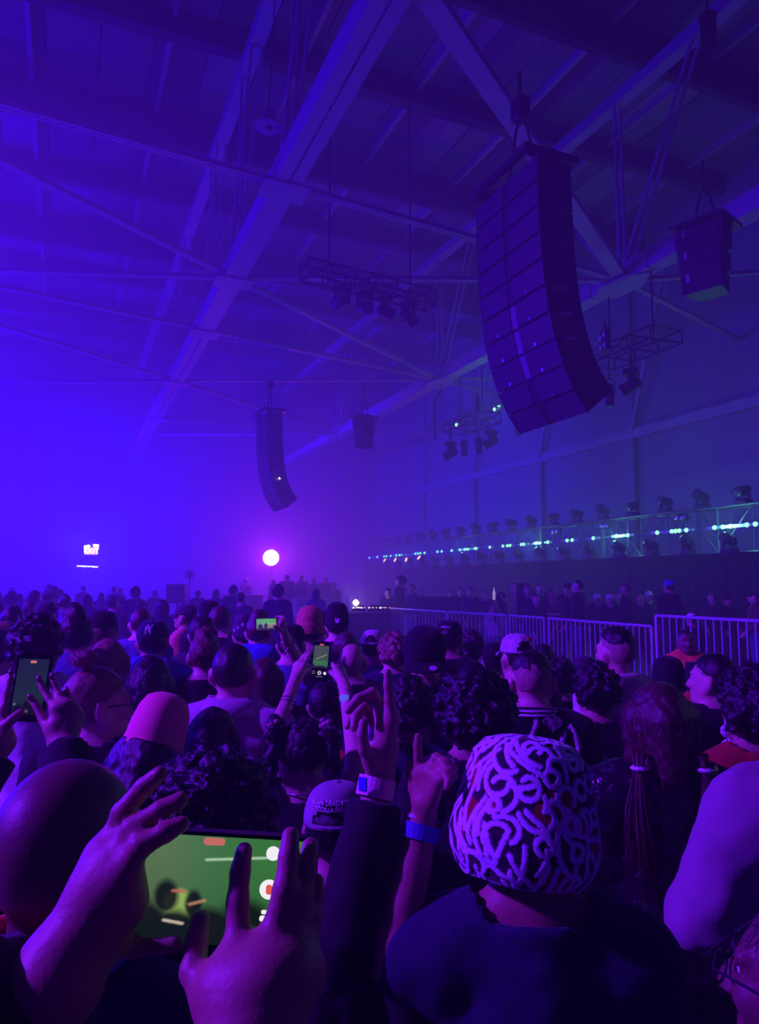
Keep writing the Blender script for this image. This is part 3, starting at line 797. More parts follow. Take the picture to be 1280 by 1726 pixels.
def surface(fn, lo, hi, vox):
    """surface of fn = 0 inside the box: a block-sparse grid and dual (surface-net) quads"""
    B = 4
    lo = np.array(lo, float) - vox * 2; hi = np.array(hi, float) + vox * 2
    n = np.maximum(1, np.ceil((hi - lo) / (vox * B)).astype(int))
    ci = np.stack(np.meshgrid(*[np.arange(k) for k in n], indexing='ij'), -1).reshape(-1, 3)
    cc = lo + (ci * B + (B - 1) / 2) * vox
    dc = fn(cc)
    act = np.abs(dc) < vox * B * .87 * 1.45 + .004
    F = np.empty((len(ci), B, B, B), np.float32); F[:] = dc[:, None, None, None]
    off = np.stack(np.meshgrid(*[np.arange(B)] * 3, indexing='ij'), -1).reshape(-1, 3)
    pts = (lo + (ci[act][:, None, :] * B + off[None]) * vox).reshape(-1, 3)
    F[act] = fn(pts).reshape(-1, B, B, B)
    F = F.reshape(*n, B, B, B).transpose(0, 3, 1, 4, 2, 5).reshape(*(n * B))
    s = F < 0
    cnt = np.zeros(tuple(np.array(s.shape) - 1), np.int8)
    nx, ny, nz = s.shape
    for (i, j, k) in CORN: cnt += s[i:nx - 1 + i, j:ny - 1 + j, k:nz - 1 + k]
    cells = np.argwhere((cnt > 0) & (cnt < 8))
    V = np.stack([F[cells[:, 0] + c[0], cells[:, 1] + c[1], cells[:, 2] + c[2]] for c in CORN], 1)
    acc = np.zeros((len(cells), 3)); num = np.zeros(len(cells))
    for (a, b) in EDGES:
        va, vb = V[:, a], V[:, b]; m = (va < 0) != (vb < 0)
        t = np.where(m, va / np.where(m, va - vb, 1), 0)
        acc += np.where(m[:, None], CORN[a] + t[:, None] * (CORN[b] - CORN[a]), 0); num += m
    verts = lo + (cells + acc / num[:, None]) * vox
    idx = -np.ones(cnt.shape, np.int64); idx[cells[:, 0], cells[:, 1], cells[:, 2]] = np.arange(len(cells))
    quads = []
    for ax in range(3):
        o1, o2 = (ax + 1) % 3, (ax + 2) % 3
        sl0 = [slice(None)] * 3; sl1 = [slice(None)] * 3
        sl0[ax] = slice(0, -1); sl1[ax] = slice(1, None)
        e = np.argwhere(s[tuple(sl0)] != s[tuple(sl1)])
        e = e[(e[:, o1] > 0) & (e[:, o2] > 0) & (e[:, o1] < s.shape[o1] - 1) & (e[:, o2] < s.shape[o2] - 1)]
        if not len(e): continue
        q = []
        for (d1, d2) in ((1, 1), (0, 1), (0, 0), (1, 0)):
            c = e.copy(); c[:, o1] -= d1; c[:, o2] -= d2
            q.append(idx[c[:, 0], c[:, 1], c[:, 2]])
        q = np.stack(q, 1)
        fl = ~s[e[:, 0], e[:, 1], e[:, 2]]
        q[fl] = q[fl][:, ::-1]
        quads.append(q)
    return verts, np.concatenate(quads) if quads else np.zeros((0, 4), int)
def wob(P, f, seed=0.0):
    x, y, z = P[:, 0] * f, P[:, 1] * f, P[:, 2] * f
    return (np.sin(x + 1.7 * np.sin(y * .9 + seed) + seed) + np.sin(y * 1.13 + 1.9 * np.sin(z * .8 + seed * 2)) + np.sin(z * .93 + 1.6 * np.sin(x * 1.1 + seed * 3))) / 3
def sdf_obj(name, fn, lo, hi, vox, mat_, parent):
    v, q = surface(fn, lo, hi, vox)
    return new_obj(name, mesh_np(name, v, q, mat_), parent)

SKIN = {k: mat('skin ' + k, c, .5, 0, .12, 14, .05, 220, spec=.35) for k, c in
        dict(light=(.62, .40, .31), mid=(.46, .28, .20), tan=(.36, .20, .13), dark=(.15, .08, .055)).items()}
HAIRM = {k: mat('hair ' + k, c, .42, 0, .45, 60, .22, 260, spec=.5, stretch=(3, 3, .6)) for k, c in
         dict(black=(.012, .010, .010), brown=(.075, .04, .025), dark=(.025, .016, .013), light=(.26, .16, .09), red=(.14, .05, .03)).items()}
STUBBLE = mat('cropped hair', (.36, .23, .17), .7, 0, .5, 140, .2, 300)
def cloth(name, c, rough=.85, noise=.18, sheen=.1, spec=.2): return mat('cloth ' + name, c, rough, 0, noise, 9, .10, 220, spec=spec, sheen=sheen)
CL = dict(black=cloth('black', (.012, .012, .014)), navy=cloth('navy', (.02, .025, .06)), grey=cloth('grey', (.16, .16, .17)), white=cloth('white', (.72, .70, .70)),
          lavender=cloth('lavender', (.48, .38, .44)), mauve=cloth('mauve', (.26, .20, .24)), blue=cloth('blue', (.05, .09, .50)), denim=cloth('denim', (.10, .14, .30)), coral=cloth('coral', (.65, .20, .16)),
          orange=cloth('orange', (.80, .22, .06)), red=cloth('red', (.38, .03, .03)), olive=cloth('olive', (.10, .11, .05)), charcoal=cloth('charcoal', (.045, .045, .05)),
          leather=mat('black leather', (.014, .014, .016), .24, 0, .2, 12, .5, 34, spec=.7), brown=cloth('brown', (.12, .07, .05)), plaid=cloth('plaid', (.06, .10, .35)),
          cream=cloth('cream', (.62, .55, .48)), pinkneon=cloth('bright pink', (.98, .20, .30)), teal=cloth('teal', (.05, .22, .25)))
EYE_W = mat('eye white', (.75, .73, .7), .3, 0, .02, 5); EYE_D = mat('eye dark', (.02, .015, .01), .2, 0, .02, 5)

PIV = np.array((0, -.012, 1.50))
def rot3(yaw=0, pitch=0, roll=0):
    """head turn: yaw left, pitch down, roll to the right ear (degrees)"""
    return np.array(Matrix.Rotation(math.radians(yaw), 3, 'Z') @ Matrix.Rotation(math.radians(-pitch), 3, 'X') @ Matrix.Rotation(math.radians(roll), 3, 'Y'))
def head_prims(R, face=True):
    T = lambda p: PIV + R @ (np.array(p) - PIV)
    E = lambda c, r, k: f_ell(T(c), r, R, k)
    C = lambda a, b, ra, rb, k: f_cap(T(a), T(b), ra, rb, k)
    p = [E((0, -.014, 1.628), (.076, .096, .092), .02), E((0, .030, 1.572), (.059, .066, .083), .03), C((0, .075, 1.508), (0, .06, 1.515), .018, .022, .03)]
    p += [C((0, .094, 1.612), (0, .112, 1.578), .009, .014, .014), C((-.012, .104, 1.575), (.012, .104, 1.575), .008, .008, .01)]
    p += [C((-.02, .09, 1.545), (.02, .09, 1.545), .0085, .0085, .01), C((-.045, .077, 1.632), (.045, .077, 1.632), .012, .012, .015)]
    for s in (-1, 1):
        p.append(E((s * .087, -.018, 1.598), (.0115, .023, .035), .005)); p.append(E((s * .079, -.005, 1.585), (.009, .013, .017), .006)); p.append(C((s * .07, .0, 1.565), (s * .03, .07, 1.515), .014, .016, .03))
        p.append(E((s * .04, .072, 1.585), (.022, .02, .02), .02))
    return p
def body_prims(spec):
    """spec: R (head turn), arms {-1/1: (shoulder, elbow, wrist)}, wide"""
    w = spec['wide']; R = spec['R']
    p = [f_ell((0, 0, 1.235), (.158 * w, .112, .21), None, .05), f_cap((-.13 * w, -.012, 1.395), (.13 * w, -.012, 1.395), .058, .058, .06), f_ell((0, .0, 1.04), (.138 * w, .1, .17), None, .06), f_ell((0, -.012, .93), (.16 * w, .118, .12), None, .05)]
    for s in (-1, 1): p.append(f_cap((s * .045, -.022, 1.475), (s * .15 * w, -.018, 1.41), .043, .045, .05))
    nb = PIV + R @ (np.array((0, -.004, 1.55)) - PIV)
    p.append(f_cap((0, -.022, 1.43), nb, .06, .054, .03))
    p += head_prims(R)
    for s in (-1, 1):
        sh, el, wr = spec['arms'][s]
        thin = spec.get('armthin', 1.0)
        p.append(f_cap(sh, el, .053 * thin, .041 * thin, .04)); p.append(f_cap(el, wr, .042 * thin, .028 * thin, .02))
        if s not in spec['fine']:
            d = (wr - el) / max(1e-6, np.linalg.norm(wr - el))
            p.append(f_cap(wr, wr + d * .085, .03, .034, .02)); p.append(f_cap(wr + d * .08, wr + d * .16 + np.array((0, .02, 0)), .03, .02, .02)); p.append(f_cap(wr + d * .03, wr + d * .09 + np.array((-s * .03, .03, 0)), .016, .012, .012))
        p.append(f_cap((s * .085, 0, .90), (s * .095, .012, .50), .085, .058, .04)); p.append(f_cap((s * .095, .012, .5), (s * .1, -.01, .09), .056, .038, .03)); p.append(f_cap((s * .1, -.03, .045), (s * .115, .14, .035), .042, .034, .03))
    return p
def arm_default(s, w, scale=1.0, seed=0):
    r = random.Random(seed)
    sh = np.array((s * .178 * w, -.012, 1.385)); el = np.array((s * (.212 * w), -.03 + r.uniform(-.03, .05), 1.10)); wr = np.array((s * .205 * w, .1 + r.uniform(0, .1), .88))
    return sh, el, wr

def make_hand(joints, palm, rf=.0085, rt=.0105, kf=.004):
    """joints: finger chains (thumb first) of local points; palm: (wrist, [mcp...], extra blobs)"""
    wrist, mcps, blobs, rp = palm
    p = []
    for m in mcps: p.append(f_cap(wrist, m, rp * 1.15, rp * .92, rp * 1.1))
    for i in range(len(mcps) - 1): p.append(f_cap(mcps[i], mcps[i + 1], rp * .85, rp * .85, rp * .6))
    for (c, r) in blobs: p.append(f_cap(c, c, r, r, rp))
    for i, ch in enumerate(joints):
        r0 = rt if i == 0 else rf * (1, 1, 1.03, 1, .88)[min(i, 4)]
        for j in range(len(ch) - 1):
            ra = r0 * (1 - .09 * j); rb = r0 * (1 - .09 * (j + 1))
            p.append(f_cap(ch[j], ch[j + 1], ra * 1.04, rb, rp * .7 if j == 0 else kf))
    return p

def hair_fn(style, R, seed=1):
    Ri = R
    def tohead(P): return (P - PIV) @ Ri + PIV
    el = lambda c, r: f_ell(c, r, None, .02)
    base = [el((0, -.018, 1.632), (.084, .104, .099))]
    lo, hi = (-.16, -.2, 1.36), (.16, .14, 1.82)
    amp, frq, cut = .004, 95, True
    nape = 1.548
    if style == 'curly':
        rr = random.Random(seed); amp, frq = .008, 120; nape = 1.50
        base = [el((0, -.022, 1.63), (.094, .115, .108))]
        for i in range(150):
            th, ph = rr.uniform(0, 6.283), rr.uniform(-.5, 1.45); c = (.098 * math.cos(th) * math.cos(ph), -.022 + .118 * math.sin(th) * math.cos(ph), 1.625 + .115 * math.sin(ph))
            r = rr.uniform(.010, .02); base.append(f_cap(c, c, r, r, .005))
    elif style == 'afro':
        rr = random.Random(seed); amp, frq = .010, 110; nape = 1.46
        base = [el((0, -.03, 1.63), (.115, .13, .118))]
        for i in range(200):
            th, ph = rr.uniform(0, 6.283), rr.uniform(-.8, 1.45); c = (.118 * math.cos(th) * math.cos(ph), -.03 + .133 * math.sin(th) * math.cos(ph), 1.63 + .12 * math.sin(ph))
            r = rr.uniform(.010, .022); base.append(f_cap(c, c, r, r, .005))
    elif style == 'fade':
        base = [el((0, -.012, 1.652), (.078, .098, .084))]; nape = 1.648; amp, frq = .004, 120
    elif style == 'buzz':
        base = [el((0, -.016, 1.630), (.079, .099, .096))]; amp, frq = .0016, 170; nape = 1.56
    elif style == 'quiff':
        base += [f_cap((-.03, .05, 1.715), (.03, .05, 1.715), .035, .035, .03), f_cap((0, -.03, 1.72), (0, .04, 1.73), .04, .04, .03)]; amp, frq = .006, 80
    elif style in ('long', 'longwild'):
        base += [f_cap((0, -.075, 1.6), (0, -.105, 1.33), .082, .07, .04), f_cap((-.07, -.03, 1.6), (-.095, -.05, 1.34), .04, .04, .04), f_cap((.07, -.03, 1.6), (.095, -.05, 1.34), .04, .04, .04)]
        lo = (-.2, -.24, 1.2); nape = 1.0; amp, frq = (.005, 90) if style == 'long' else (.012, 60)
    elif style == 'bob':
        base += [f_cap((-.065, -.03, 1.62), (-.072, -.03, 1.50), .045, .035, .03), f_cap((.065, -.03, 1.62), (.072, -.03, 1.50), .045, .035, .03), f_cap((0, -.08, 1.62), (0, -.085, 1.49), .06, .05, .03)]; nape = 1.40
    elif style == 'bun':
        base += [f_ell((.0, -.07, 1.755), (.036, .036, .03), None, .012), f_ell((.025, -.055, 1.765), (.028, .025, .022), None, .008)]; nape = 1.535; amp, frq = .003, 110
        lo, hi = (-.16, -.2, 1.36), (.16, .14, 1.84)
    elif style == 'pigtails':
        base += [f_cap((-.085, -.05, 1.66), (-.10, -.06, 1.72), .03, .022, .015), f_cap((.085, -.05, 1.66), (.10, -.06, 1.72), .03, .022, .015),
                 f_cap((-.10, -.06, 1.71), (-.13, -.085, 1.44), .034, .026, .01), f_cap((.10, -.06, 1.71), (.13, -.085, 1.44), .034, .026, .01)]; nape = 1.54; lo = (-.22, -.2, 1.36); amp, frq = .007, 85
        hi = (.22, .14, 1.82)
    elif style == 'braids':
        base += [f_cap((0, -.085, 1.6), (0, -.09, 1.52), .05, .05, .03)]
        for s in (-1, 1):
            for i in range(9):
                t = i / 8; base.append(f_ell((s * (.075 + .02 * t), -.09 - .02 * t, 1.53 - .30 * t), (.022 - .004 * t, .022, .026), None, .006))
        lo = (-.2, -.24, 1.18); nape = 1.0; amp, frq = .004, 120
    def fn(P):
        Q = tohead(P)
        d = field(Q, base) - amp * wob(Q, frq, seed) - amp * .6 * wob(Q, frq * 2.1, seed + 3)
        x, y, z = Q[:, 0], Q[:, 1], Q[:, 2]
        edge = .012 + np.maximum(0, z - 1.635) * 1.0 + np.where(np.abs(x) > .06, -.012, 0)
        d = np.maximum(d, (y - edge) * .7)
        d = np.maximum(d, (nape + np.maximum(0, y + .04) * .75 - z) * .8)
        if style not in ('long', 'longwild', 'bob', 'afro', 'curly', 'braids'):
            for s in (-1, 1): d = np.maximum(d, .034 - np.sqrt((x - s * .088) ** 2 + (y + .012) ** 2 + ((z - 1.598) * .85) ** 2))
        return d
    # bounds turn with the head
    cs = np.array([(a, b, c) for a in (lo[0], hi[0]) for b in (lo[1], hi[1]) for c in (lo[2], hi[2])])
    cs = (cs - PIV) @ R.T + PIV
    return fn, cs.min(0), cs.max(0)

def head_M(R):
    """4x4 that carries head-frame points to the turned head"""
    M = Matrix(R.tolist()).to_4x4(); P = Vector(PIV)
    return Matrix.Translation(P) @ M @ Matrix.Translation(-P)

def dome_point(th, t, rx=.089, ry=.108, h=.098, z0=1.645, flat=.78):
    """th: angle (0 = straight back, -y), t: 0 rim .. 1 crown"""
    a = t * math.pi / 2
    r = math.cos(a) ** flat; z = z0 + h * math.sin(a)
    return Vector((rx * r * math.sin(th), -.014 - ry * r * math.cos(th), z))
def add_cap(root, R, m_cap, m_brim=None, backwards=False, opening=True, tilt=0.0, z0=1.638, s=1.0, badge=None):
    """baseball cap: six-panel dome, visor, rear opening with strap, button"""
    M = head_M(R) @ Matrix.Translation((0, -.012, z0)) @ Matrix.Rotation(math.radians(tilt), 4, 'X') @ Matrix.Scale(s, 4) @ Matrix.Translation((0, .012, -z0))
    flip = math.pi if backwards else 0.0
    NT, NP = 48, 14
    def pt(th, t, g=0.0):
        seam = .0016 * abs(math.sin(th * 3)) ** .4
        return M @ dome_point(th + flip, t, .090 + g + seam, .110 + g + seam, .10 + g, z0, .62)
    mb = MB(); vs = []; fs = []
    for g in (0.0, -.004):
        for j in range(NP):
            for i in range(NT): vs.append(pt(2 * math.pi * i / NT, j / (NP - 1) * .995, g))
    def hole(i, j):
        th = (2 * math.pi * (i + .5) / NT + math.pi) % (2 * math.pi) - math.pi; t = (j + .5) / (NP - 1)
        return opening and t > .09 and (th / .52) ** 2 + ((t - .09) / .36) ** 2 < 1
    N = NT * NP
    for j in range(NP - 1):
        for i in range(NT):
            if hole(i, j): continue
            a, b = j * NT + i, j * NT + (i + 1) % NT
            fs.append((a, b, b + NT, a + NT)); fs.append((N + a, N + a + NT, N + b + NT, N + b))
    for i in range(NT): a, b = i, (i + 1) % NT; fs.append((a, N + a, N + b, b))
    mb.add(vs, fs); capo = mb.build('cap', m_cap, root, smooth=True)
    mb = MB(); q = M @ Vector((0, -.014, z0 + .10)); mb.lathe([(.009, -.003), (.008, .003), (.003, .006)], 10, None, q); mb.build('button', m_cap, capo, smooth=True)
    # visor on the side away from the opening
    mb = MB(); vs = []; nb, nr = 16, 6
    for k in (0, -.004):
        for j in range(nr):
            for i in range(nb + 1):
                ph = -1.15 + 2.3 * i / nb
                r0 = dome_point(math.pi + ph + flip, 0, .091, .111, .10, z0, .62)
                sgn = -1 if backwards else 1
                ext = .068 * (j / (nr - 1)) * math.cos(ph * .8) ** .5
                vs.append(M @ Vector((r0.x * (1 + .03 * j / (nr - 1)), r0.y + sgn * ext, z0 + k - .018 * (abs(ph) / 1.15) ** 2 * (j / (nr - 1)) - .012 * (j / (nr - 1)) + .003)))
    fs = []; Q = nr * (nb + 1)
    for j in range(nr - 1):
        for i in range(nb):
            a = j * (nb + 1) + i; fs.append((a, a + 1, a + nb + 2, a + nb + 1)); fs.append((Q + a, Q + a + nb + 1, Q + a + nb + 2, Q + a + 1))
    for i in range(nb): a = (nr - 1) * (nb + 1) + i; fs.append((a, a + 1, Q + a + 1, Q + a))
    mb.add(vs, fs); mb.build('visor', m_brim or m_cap, capo, smooth=True)
    if opening:
        mb = MB(); mb.tube([pt(-.55 + 1.1 * i / 8, .045, .001) for i in range(9)], .007, 6); mb.build('strap', m_brim or m_cap, capo)
    return capo, M
def dome_text(name, s, size, m_, parent, M, zc, x0=0.0, g=.003, z0=1.638, extr=.002, backwards=False):
    """lettering wrapped on the back of a cap dome"""
    def wrap(p):
        x, z = p.x + x0, zc + p.y
        t = math.asin(min(.98, max(0, (z - z0) / .10))) / (math.pi / 2)
        a = t * math.pi / 2; r = math.cos(a) ** .62
        th = x / max(.03, .1 * r)
        q = dome_point(th, t, .090 + g + p.z, .110 + g + p.z, .10 + g, z0, .62)
        return M @ q
    o = text_mesh(name, s, size, m_, parent, Matrix.Identity(4), extr)
    for v in o.data.vertices: v.co = wrap(v.co)
    return o
def add_beanie(root, R, m_, cuff=True, tall=.0, slouch=(0, 0), z0=1.60, s=1.0, name='beanie'):
    M = head_M(R) @ Matrix.Translation((0, -.014, z0)) @ Matrix.Scale(s, 4)
    prof = [(1.0, .0), (1.03, .02), (1.03, .05), (1.0, .065), (.98, .07), (.985, .09), (.95, .115), (.86, .142 + tall * .6), (.7, .16 + tall), (.5, .172 + tall), (.25, .18 + tall), (.02, .182 + tall)]
    NT = 60; vs, fs = [], []
    for (r, z) in prof:
        for i in range(NT):
            th = 2 * math.pi * i / NT; rib = 1 + .010 * math.cos(th * 30) * (1 if z < .068 else .5)
            k = max(0, z - .05) / .13
            vs.append(M @ Vector((.092 * r * rib * math.cos(th) + slouch[0] * k, .110 * r * rib * math.sin(th) + slouch[1] * k, z)))
    for j in range(len(prof) - 1):
        for i in range(NT): fs.append((j * NT + i, j * NT + (i + 1) % NT, (j + 1) * NT + (i + 1) % NT, (j + 1) * NT + i))
    mb = MB(); mb.add(vs, fs); b = mb.build(name, m_, root, smooth=True)
    return b, M

def strands(parent, mesh, style, R, n, seed, wd):
    """single locks standing off the hair surface: ribbons combed away from the crown, or little loops for curls"""
    nv = len(mesh.vertices); v = np.empty(nv * 3, np.float32); mesh.vertices.foreach_get('co', v); v = v.reshape(-1, 3).astype(float)
    nr = np.empty(nv * 3, np.float32); mesh.vertex_normals.foreach_get('vector', nr); nr = nr.reshape(-1, 3).astype(float)
    rs = np.random.RandomState(seed)
    Q = (v - PIV) @ R + PIV
    ok = np.where((Q[:, 1] < .055) & (nr @ (v.mean(0) - np.array((0, 0, 9.0))) > -99))[0]
    if not len(ok): return
    i = rs.choice(ok, n); p, nn = v[i], nr[i]
    crown = PIV + R @ (np.array((0, -.045, 1.74)) - PIV)
    d = p - crown
    if style in ('long', 'longwild', 'bob', 'braids', 'pigtails'): d = d + np.where((Q[i, 2] < 1.66)[:, None], np.array((0, 0, -.25)), 0)
    d = d / (np.linalg.norm(d, axis=1, keepdims=True) + 1e-9) + rs.normal(0, .28, (n, 3))
    t = d - nn * (d * nn).sum(1, keepdims=True); t /= np.linalg.norm(t, axis=1, keepdims=True) + 1e-9
    sd = np.cross(t, nn)
    if style in ('curly', 'afro'):
        K = 9; a = np.linspace(-.6, 3.9, K)[None, :, None]; rc = rs.uniform(.004, .0085, (n, 1, 1)); ph = rs.uniform(0, .02, (n, 1, 1))
        pts = p[:, None] - nn[:, None] * .004 + nn[:, None] * (rc * (1 - np.cos(a))) + t[:, None] * (rc * np.sin(a)) + sd[:, None] * ((a - .5) * .0022 + ph * .2)
        w = wd * 1.3 * (1 - .5 * np.linspace(0, 1, K))[None, :, None] * np.ones((n, 1, 1)); ax = sd[:, None] * np.ones((1, K, 1))
    else:
        K = 4; s_ = np.linspace(0, 1, K)[None, :, None]
        lo, hi, lift = dict(buzz=(.004, .008, .6), fade=(.008, .018, .5), quiff=(.015, .03, .14), long=(.06, .12, .06), longwild=(.06, .12, .2), bob=(.04, .08, .08), braids=(.04, .09, .08), bun=(.03, .05, .08), pigtails=(.025, .05, .2)).get(style, (.015, .03, .3))
        L = rs.uniform(lo, hi, (n, 1, 1))
        pts = p[:, None] - nn[:, None] * .002 + t[:, None] * L * s_ + nn[:, None] * (L * lift * s_ * (1 - .45 * s_)) + sd[:, None] * (rs.normal(0, .12, (n, 1, 1)) * L * s_ ** 2)
        if style in ('long', 'longwild', 'bob', 'braids', 'bun', 'short', 'pigtails'): pts = pts - nn[:, None] * (L * L * 4.5 * s_ ** 2)
        w = wd * (1 - .85 * s_) * np.ones((n, 1, 1)); ax = sd[:, None] * np.ones((1, K, 1))
    V = np.stack([pts - ax * w / 2, pts + ax * w / 2], 2).reshape(-1, 3)
    b = (np.arange(n) * K * 2)[:, None] + np.arange(K - 1)[None] * 2; b = b.reshape(-1)
    F = np.stack([b, b + 1, b + 3, b + 2], 1)
    o = new_obj('strands', mesh_np('strands', V, F, mesh.materials[0], True), parent); o['kind'] = 'stuff'
PEOPLE = {}
PLACED = []
def foot(yaw, wide):
    c, q = abs(math.cos(math.radians(yaw))), abs(math.sin(math.radians(yaw)))
    return (math.hypot(.245 * wide * c, .175 * q), math.hypot(.175 * c, .245 * wide * q))
def person(key, px, ytop, Y, yaw=0.0, skin='light', hair='short', haircol='dark', shirt='black', hat=None, hatmat=None, label='', group=None, turn=0, pitch=0, roll=0, wide=1.0, sleeve='long',
           arms=None, hands=None, vox=.017, z0=0.0, thick=.018, hood=None, collar=None, eyes=False, brimmat=None, tall=0.0, hatz=.02, backwards=False, opening=True, hattilt=0, xoff=0.0, scale=None, name='person', neckline=1.452, hats=1.0, foldamp=1.0):
    if not (arms or hands) and scale is None:          # step a little nearer or further along the sight line to keep clear of neighbours
        best = None; mrx, mry = foot(yaw, wide)
        for f_ in np.linspace(.86, 1.17, 32):
            q = at(px, ytop, Y * f_); pen = abs(f_ - 1) * .35
            if z0 == 0 and not .72 < q.z / 1.73 < 1.12: pen += 2
            for (ox, oy, rx, ry, per) in [o + (0,) for o in OBST] + PLACED:
                ax, ay = ((mrx + rx) * 1.02, (mry + ry) * 1.02)
                e = ((q.x - ox) / ax) ** 2 + ((q.y - oy) / ay) ** 2
                if e < 1: pen += (1 - e) + .1
            if best is None or pen < best[0]: best = (pen, Y * f_)
        Y = float(best[1])
    head = at(px, ytop, Y)
    ztop = head.z - z0
    hh = 1.727 + (hatz if hat else 0) + (.03 if hair == 'afro' else .015 if hair in ('curly', 'quiff') else .006)
    s = scale or ztop / hh
    yawr = math.radians(yaw)
    loc = Vector((head.x + xoff, Y, z0))
    PLACED.append((loc.x, loc.y, *foot(yaw, wide), 1))
    root = empty(name, loc, yawr, label, 'person', group, scale=s)
    Mi = (Matrix.Translation(loc) @ Matrix.Rotation(yawr, 4, 'Z') @ Matrix.Scale(s, 4)).inverted()
    def L(p):                              # world (or pixel, pixel, distance) to the figure's own frame
        if not isinstance(p, Vector): p = at(*p)
        return np.array(Mi @ p)
    R = rot3(turn, pitch, roll)
    spec = dict(R=R, wide=wide, arms={}, fine=set())
    seed = sum(map(ord, key))
    for sd in (-1, 1):
        spec['arms'][sd] = arm_default(sd, wide, seed=seed + sd)
        if arms and sd in arms:
            sh = spec['arms'][sd][0] if arms[sd][0] is None else L(arms[sd][0])
            spec['arms'][sd] = (sh, L(arms[sd][1]), L(arms[sd][2]))
    fine = []
    if hands:
        for sd, hd in hands.items():
            spec['fine'].add(sd)
            wr = spec['arms'][sd][2]; el = spec['arms'][sd][1]
            chains = [[L(p) for p in ch] for ch in hd['fingers']]
            mcps = [L(p) for p in hd['mcp']]; blobs = [(L(c), r / s) for (c, r) in hd.get('blobs', [])]
            k = 1 / s
            pr = make_hand(chains, (L(hd.get('wrist', arms[sd][2])), mcps, blobs, hd.get('rp', .013) * k), hd.get('rf', .0082) * k, hd.get('rt', .0098) * k, hd.get('kf', .004) * k)
            pr.append(f_cap(el, wr, .041, .0265, .01)); pr.append(f_cap(wr, L(hd.get('wrist', arms[sd][2])), .0265, .024, .015))
            fine.append((pr, hd.get('vox', .004) * k))
    bp = body_prims(spec)
    allp = np.array([q for pr in bp for q in ((pr[1],) if pr[0] == 'e' else (pr[1], pr[2]))])
    lo, hi = allp.min(0) - .14, allp.max(0) + .14; lo[2] = max(lo[2], -.01); 
    v, q = surface(lambda P: np.maximum(field(P, bp), -P[:, 2]), lo, hi, vox)
    for (pr, vx) in fine:
        ap = np.array([c for p_ in pr for c in (p_[1], p_[2])])
        v2, q2 = surface(lambda P: field(P, pr), ap.min(0) - .06, ap.max(0) + .06, vx)
        q = np.concatenate([q, q2 + len(v)]); v = np.concatenate([v, v2])
    body = new_obj('body', mesh_np('body', v, q, SKIN[skin]), root)
    # shirt / jacket
    m_sh = CL[shirt] if isinstance(shirt, str) else shirt
    w = wide
    sp = [f_ell((0, 0, 1.235), (.158 * w, .112, .21), None, .05), f_cap((-.13 * w, -.012, 1.395), (.13 * w, -.012, 1.395), .058, .058, .06), f_ell((0, 0, 1.04), (.15 * w, .108, .2), None, .06), f_ell((0, -.012, .93), (.165 * w, .122, .13), None, .05)]
    for sd in (-1, 1): sp.append(f_cap((sd * .045, -.022, 1.47), (sd * .15 * w, -.018, 1.41), .043, .045, .05))
    if not hood and not collar and sleeve != 'none': sp.append(f_cap((0, -.026, 1.36), (0, -.026, 1.45), .075, .062, .03))
    cuts = []
    for sd in (-1, 1):
        sh, el, wr = spec['arms'][sd]
        sl = sleeve[sd] if isinstance(sleeve, dict) else sleeve
        if sl == 'none': continue
        if sl == 'short':
            sp.append(f_cap(sh, sh + (el - sh) * .5, .055, .05, .04))
        else:
            f_ = .93 if sl == 'long' else sl
            sp.append(f_cap(sh, el, .054, .044, .04))
            d = (wr - el) / np.linalg.norm(wr - el); cuts.append((el + (wr - el) * f_, d, f_cap(el, el + (wr - el) * f_, .045, .034, .02)))
    if hood:
        sp.append(f_cap((-.07, -.06, 1.46), (.07, -.06, 1.46), .05, .05, .03)); sp.append(f_ell((0, -.105, 1.40), (.095, .045, .085), None, .03))
    if collar == 'stand':
        sp += [f_cap((-.055, -.03, 1.47), (.055, -.03, 1.47), .045, .045, .03)]
    nl = neckline + (.05 if hood else .028 if collar else 0)
    def sfn(P):
        d = field(P, sp, thick)
        for (c, dd, fa) in cuts:
            e = np.maximum(field(P, [fa], thick), (P - c) @ dd)
            h = np.clip(.5 + .5 * (e - d) / .02, 0, 1); d = e + (d - e) * h - .02 * h * (1 - h)
        fold = foldamp * .006 * wob(P * np.array((1, 1, .7)), 30, seed) + foldamp * .0032 * wob(P * np.array((1, 1, 1.6)), 62, seed + 1)
        d = d + fold
        r = np.sqrt(P[:, 0] ** 2 + (P[:, 1] + .018) ** 2)
        top = nl + .022 - .25 * (P[:, 1] + .02) - .6 * np.maximum(0, P[:, 1])
        d = np.where(r < (.15 if hood or collar else .094), np.maximum(d, P[:, 2] - top), d)
        d = np.maximum(d, .86 - P[:, 2])
        if not hood and not collar: d = np.where((P[:, 2] > 1.40) & (P[:, 2] < 1.56) & (r < .12), np.maximum(d, .070 + .25 * np.maximum(0, 1.445 - P[:, 2]) * (P[:, 1] > .0) - r), d)
        return d
    ap = np.array([c for p_ in sp + [q_[2] for q_ in cuts] for c in ((p_[1],) if p_[0] == 'e' else (p_[1], p_[2]))])
    slo, shi = ap.min(0) - .15, ap.max(0) + .15; slo[2] = .84
    sdf_obj('jacket' if hood or collar == 'stand' else 'shirt', sfn, slo, shi, max(.008, vox), m_sh, root)
    # trousers and shoes
    tp = [f_ell((0, -.012, .93), (.16 * w, .118, .11), None, .05)]
    for sd in (-1, 1): tp += [f_cap((sd * .085, 0, .90), (sd * .095, .012, .50), .09, .064, .04), f_cap((sd * .095, .012, .5), (sd * .1, -.01, .09), .062, .055, .03)]
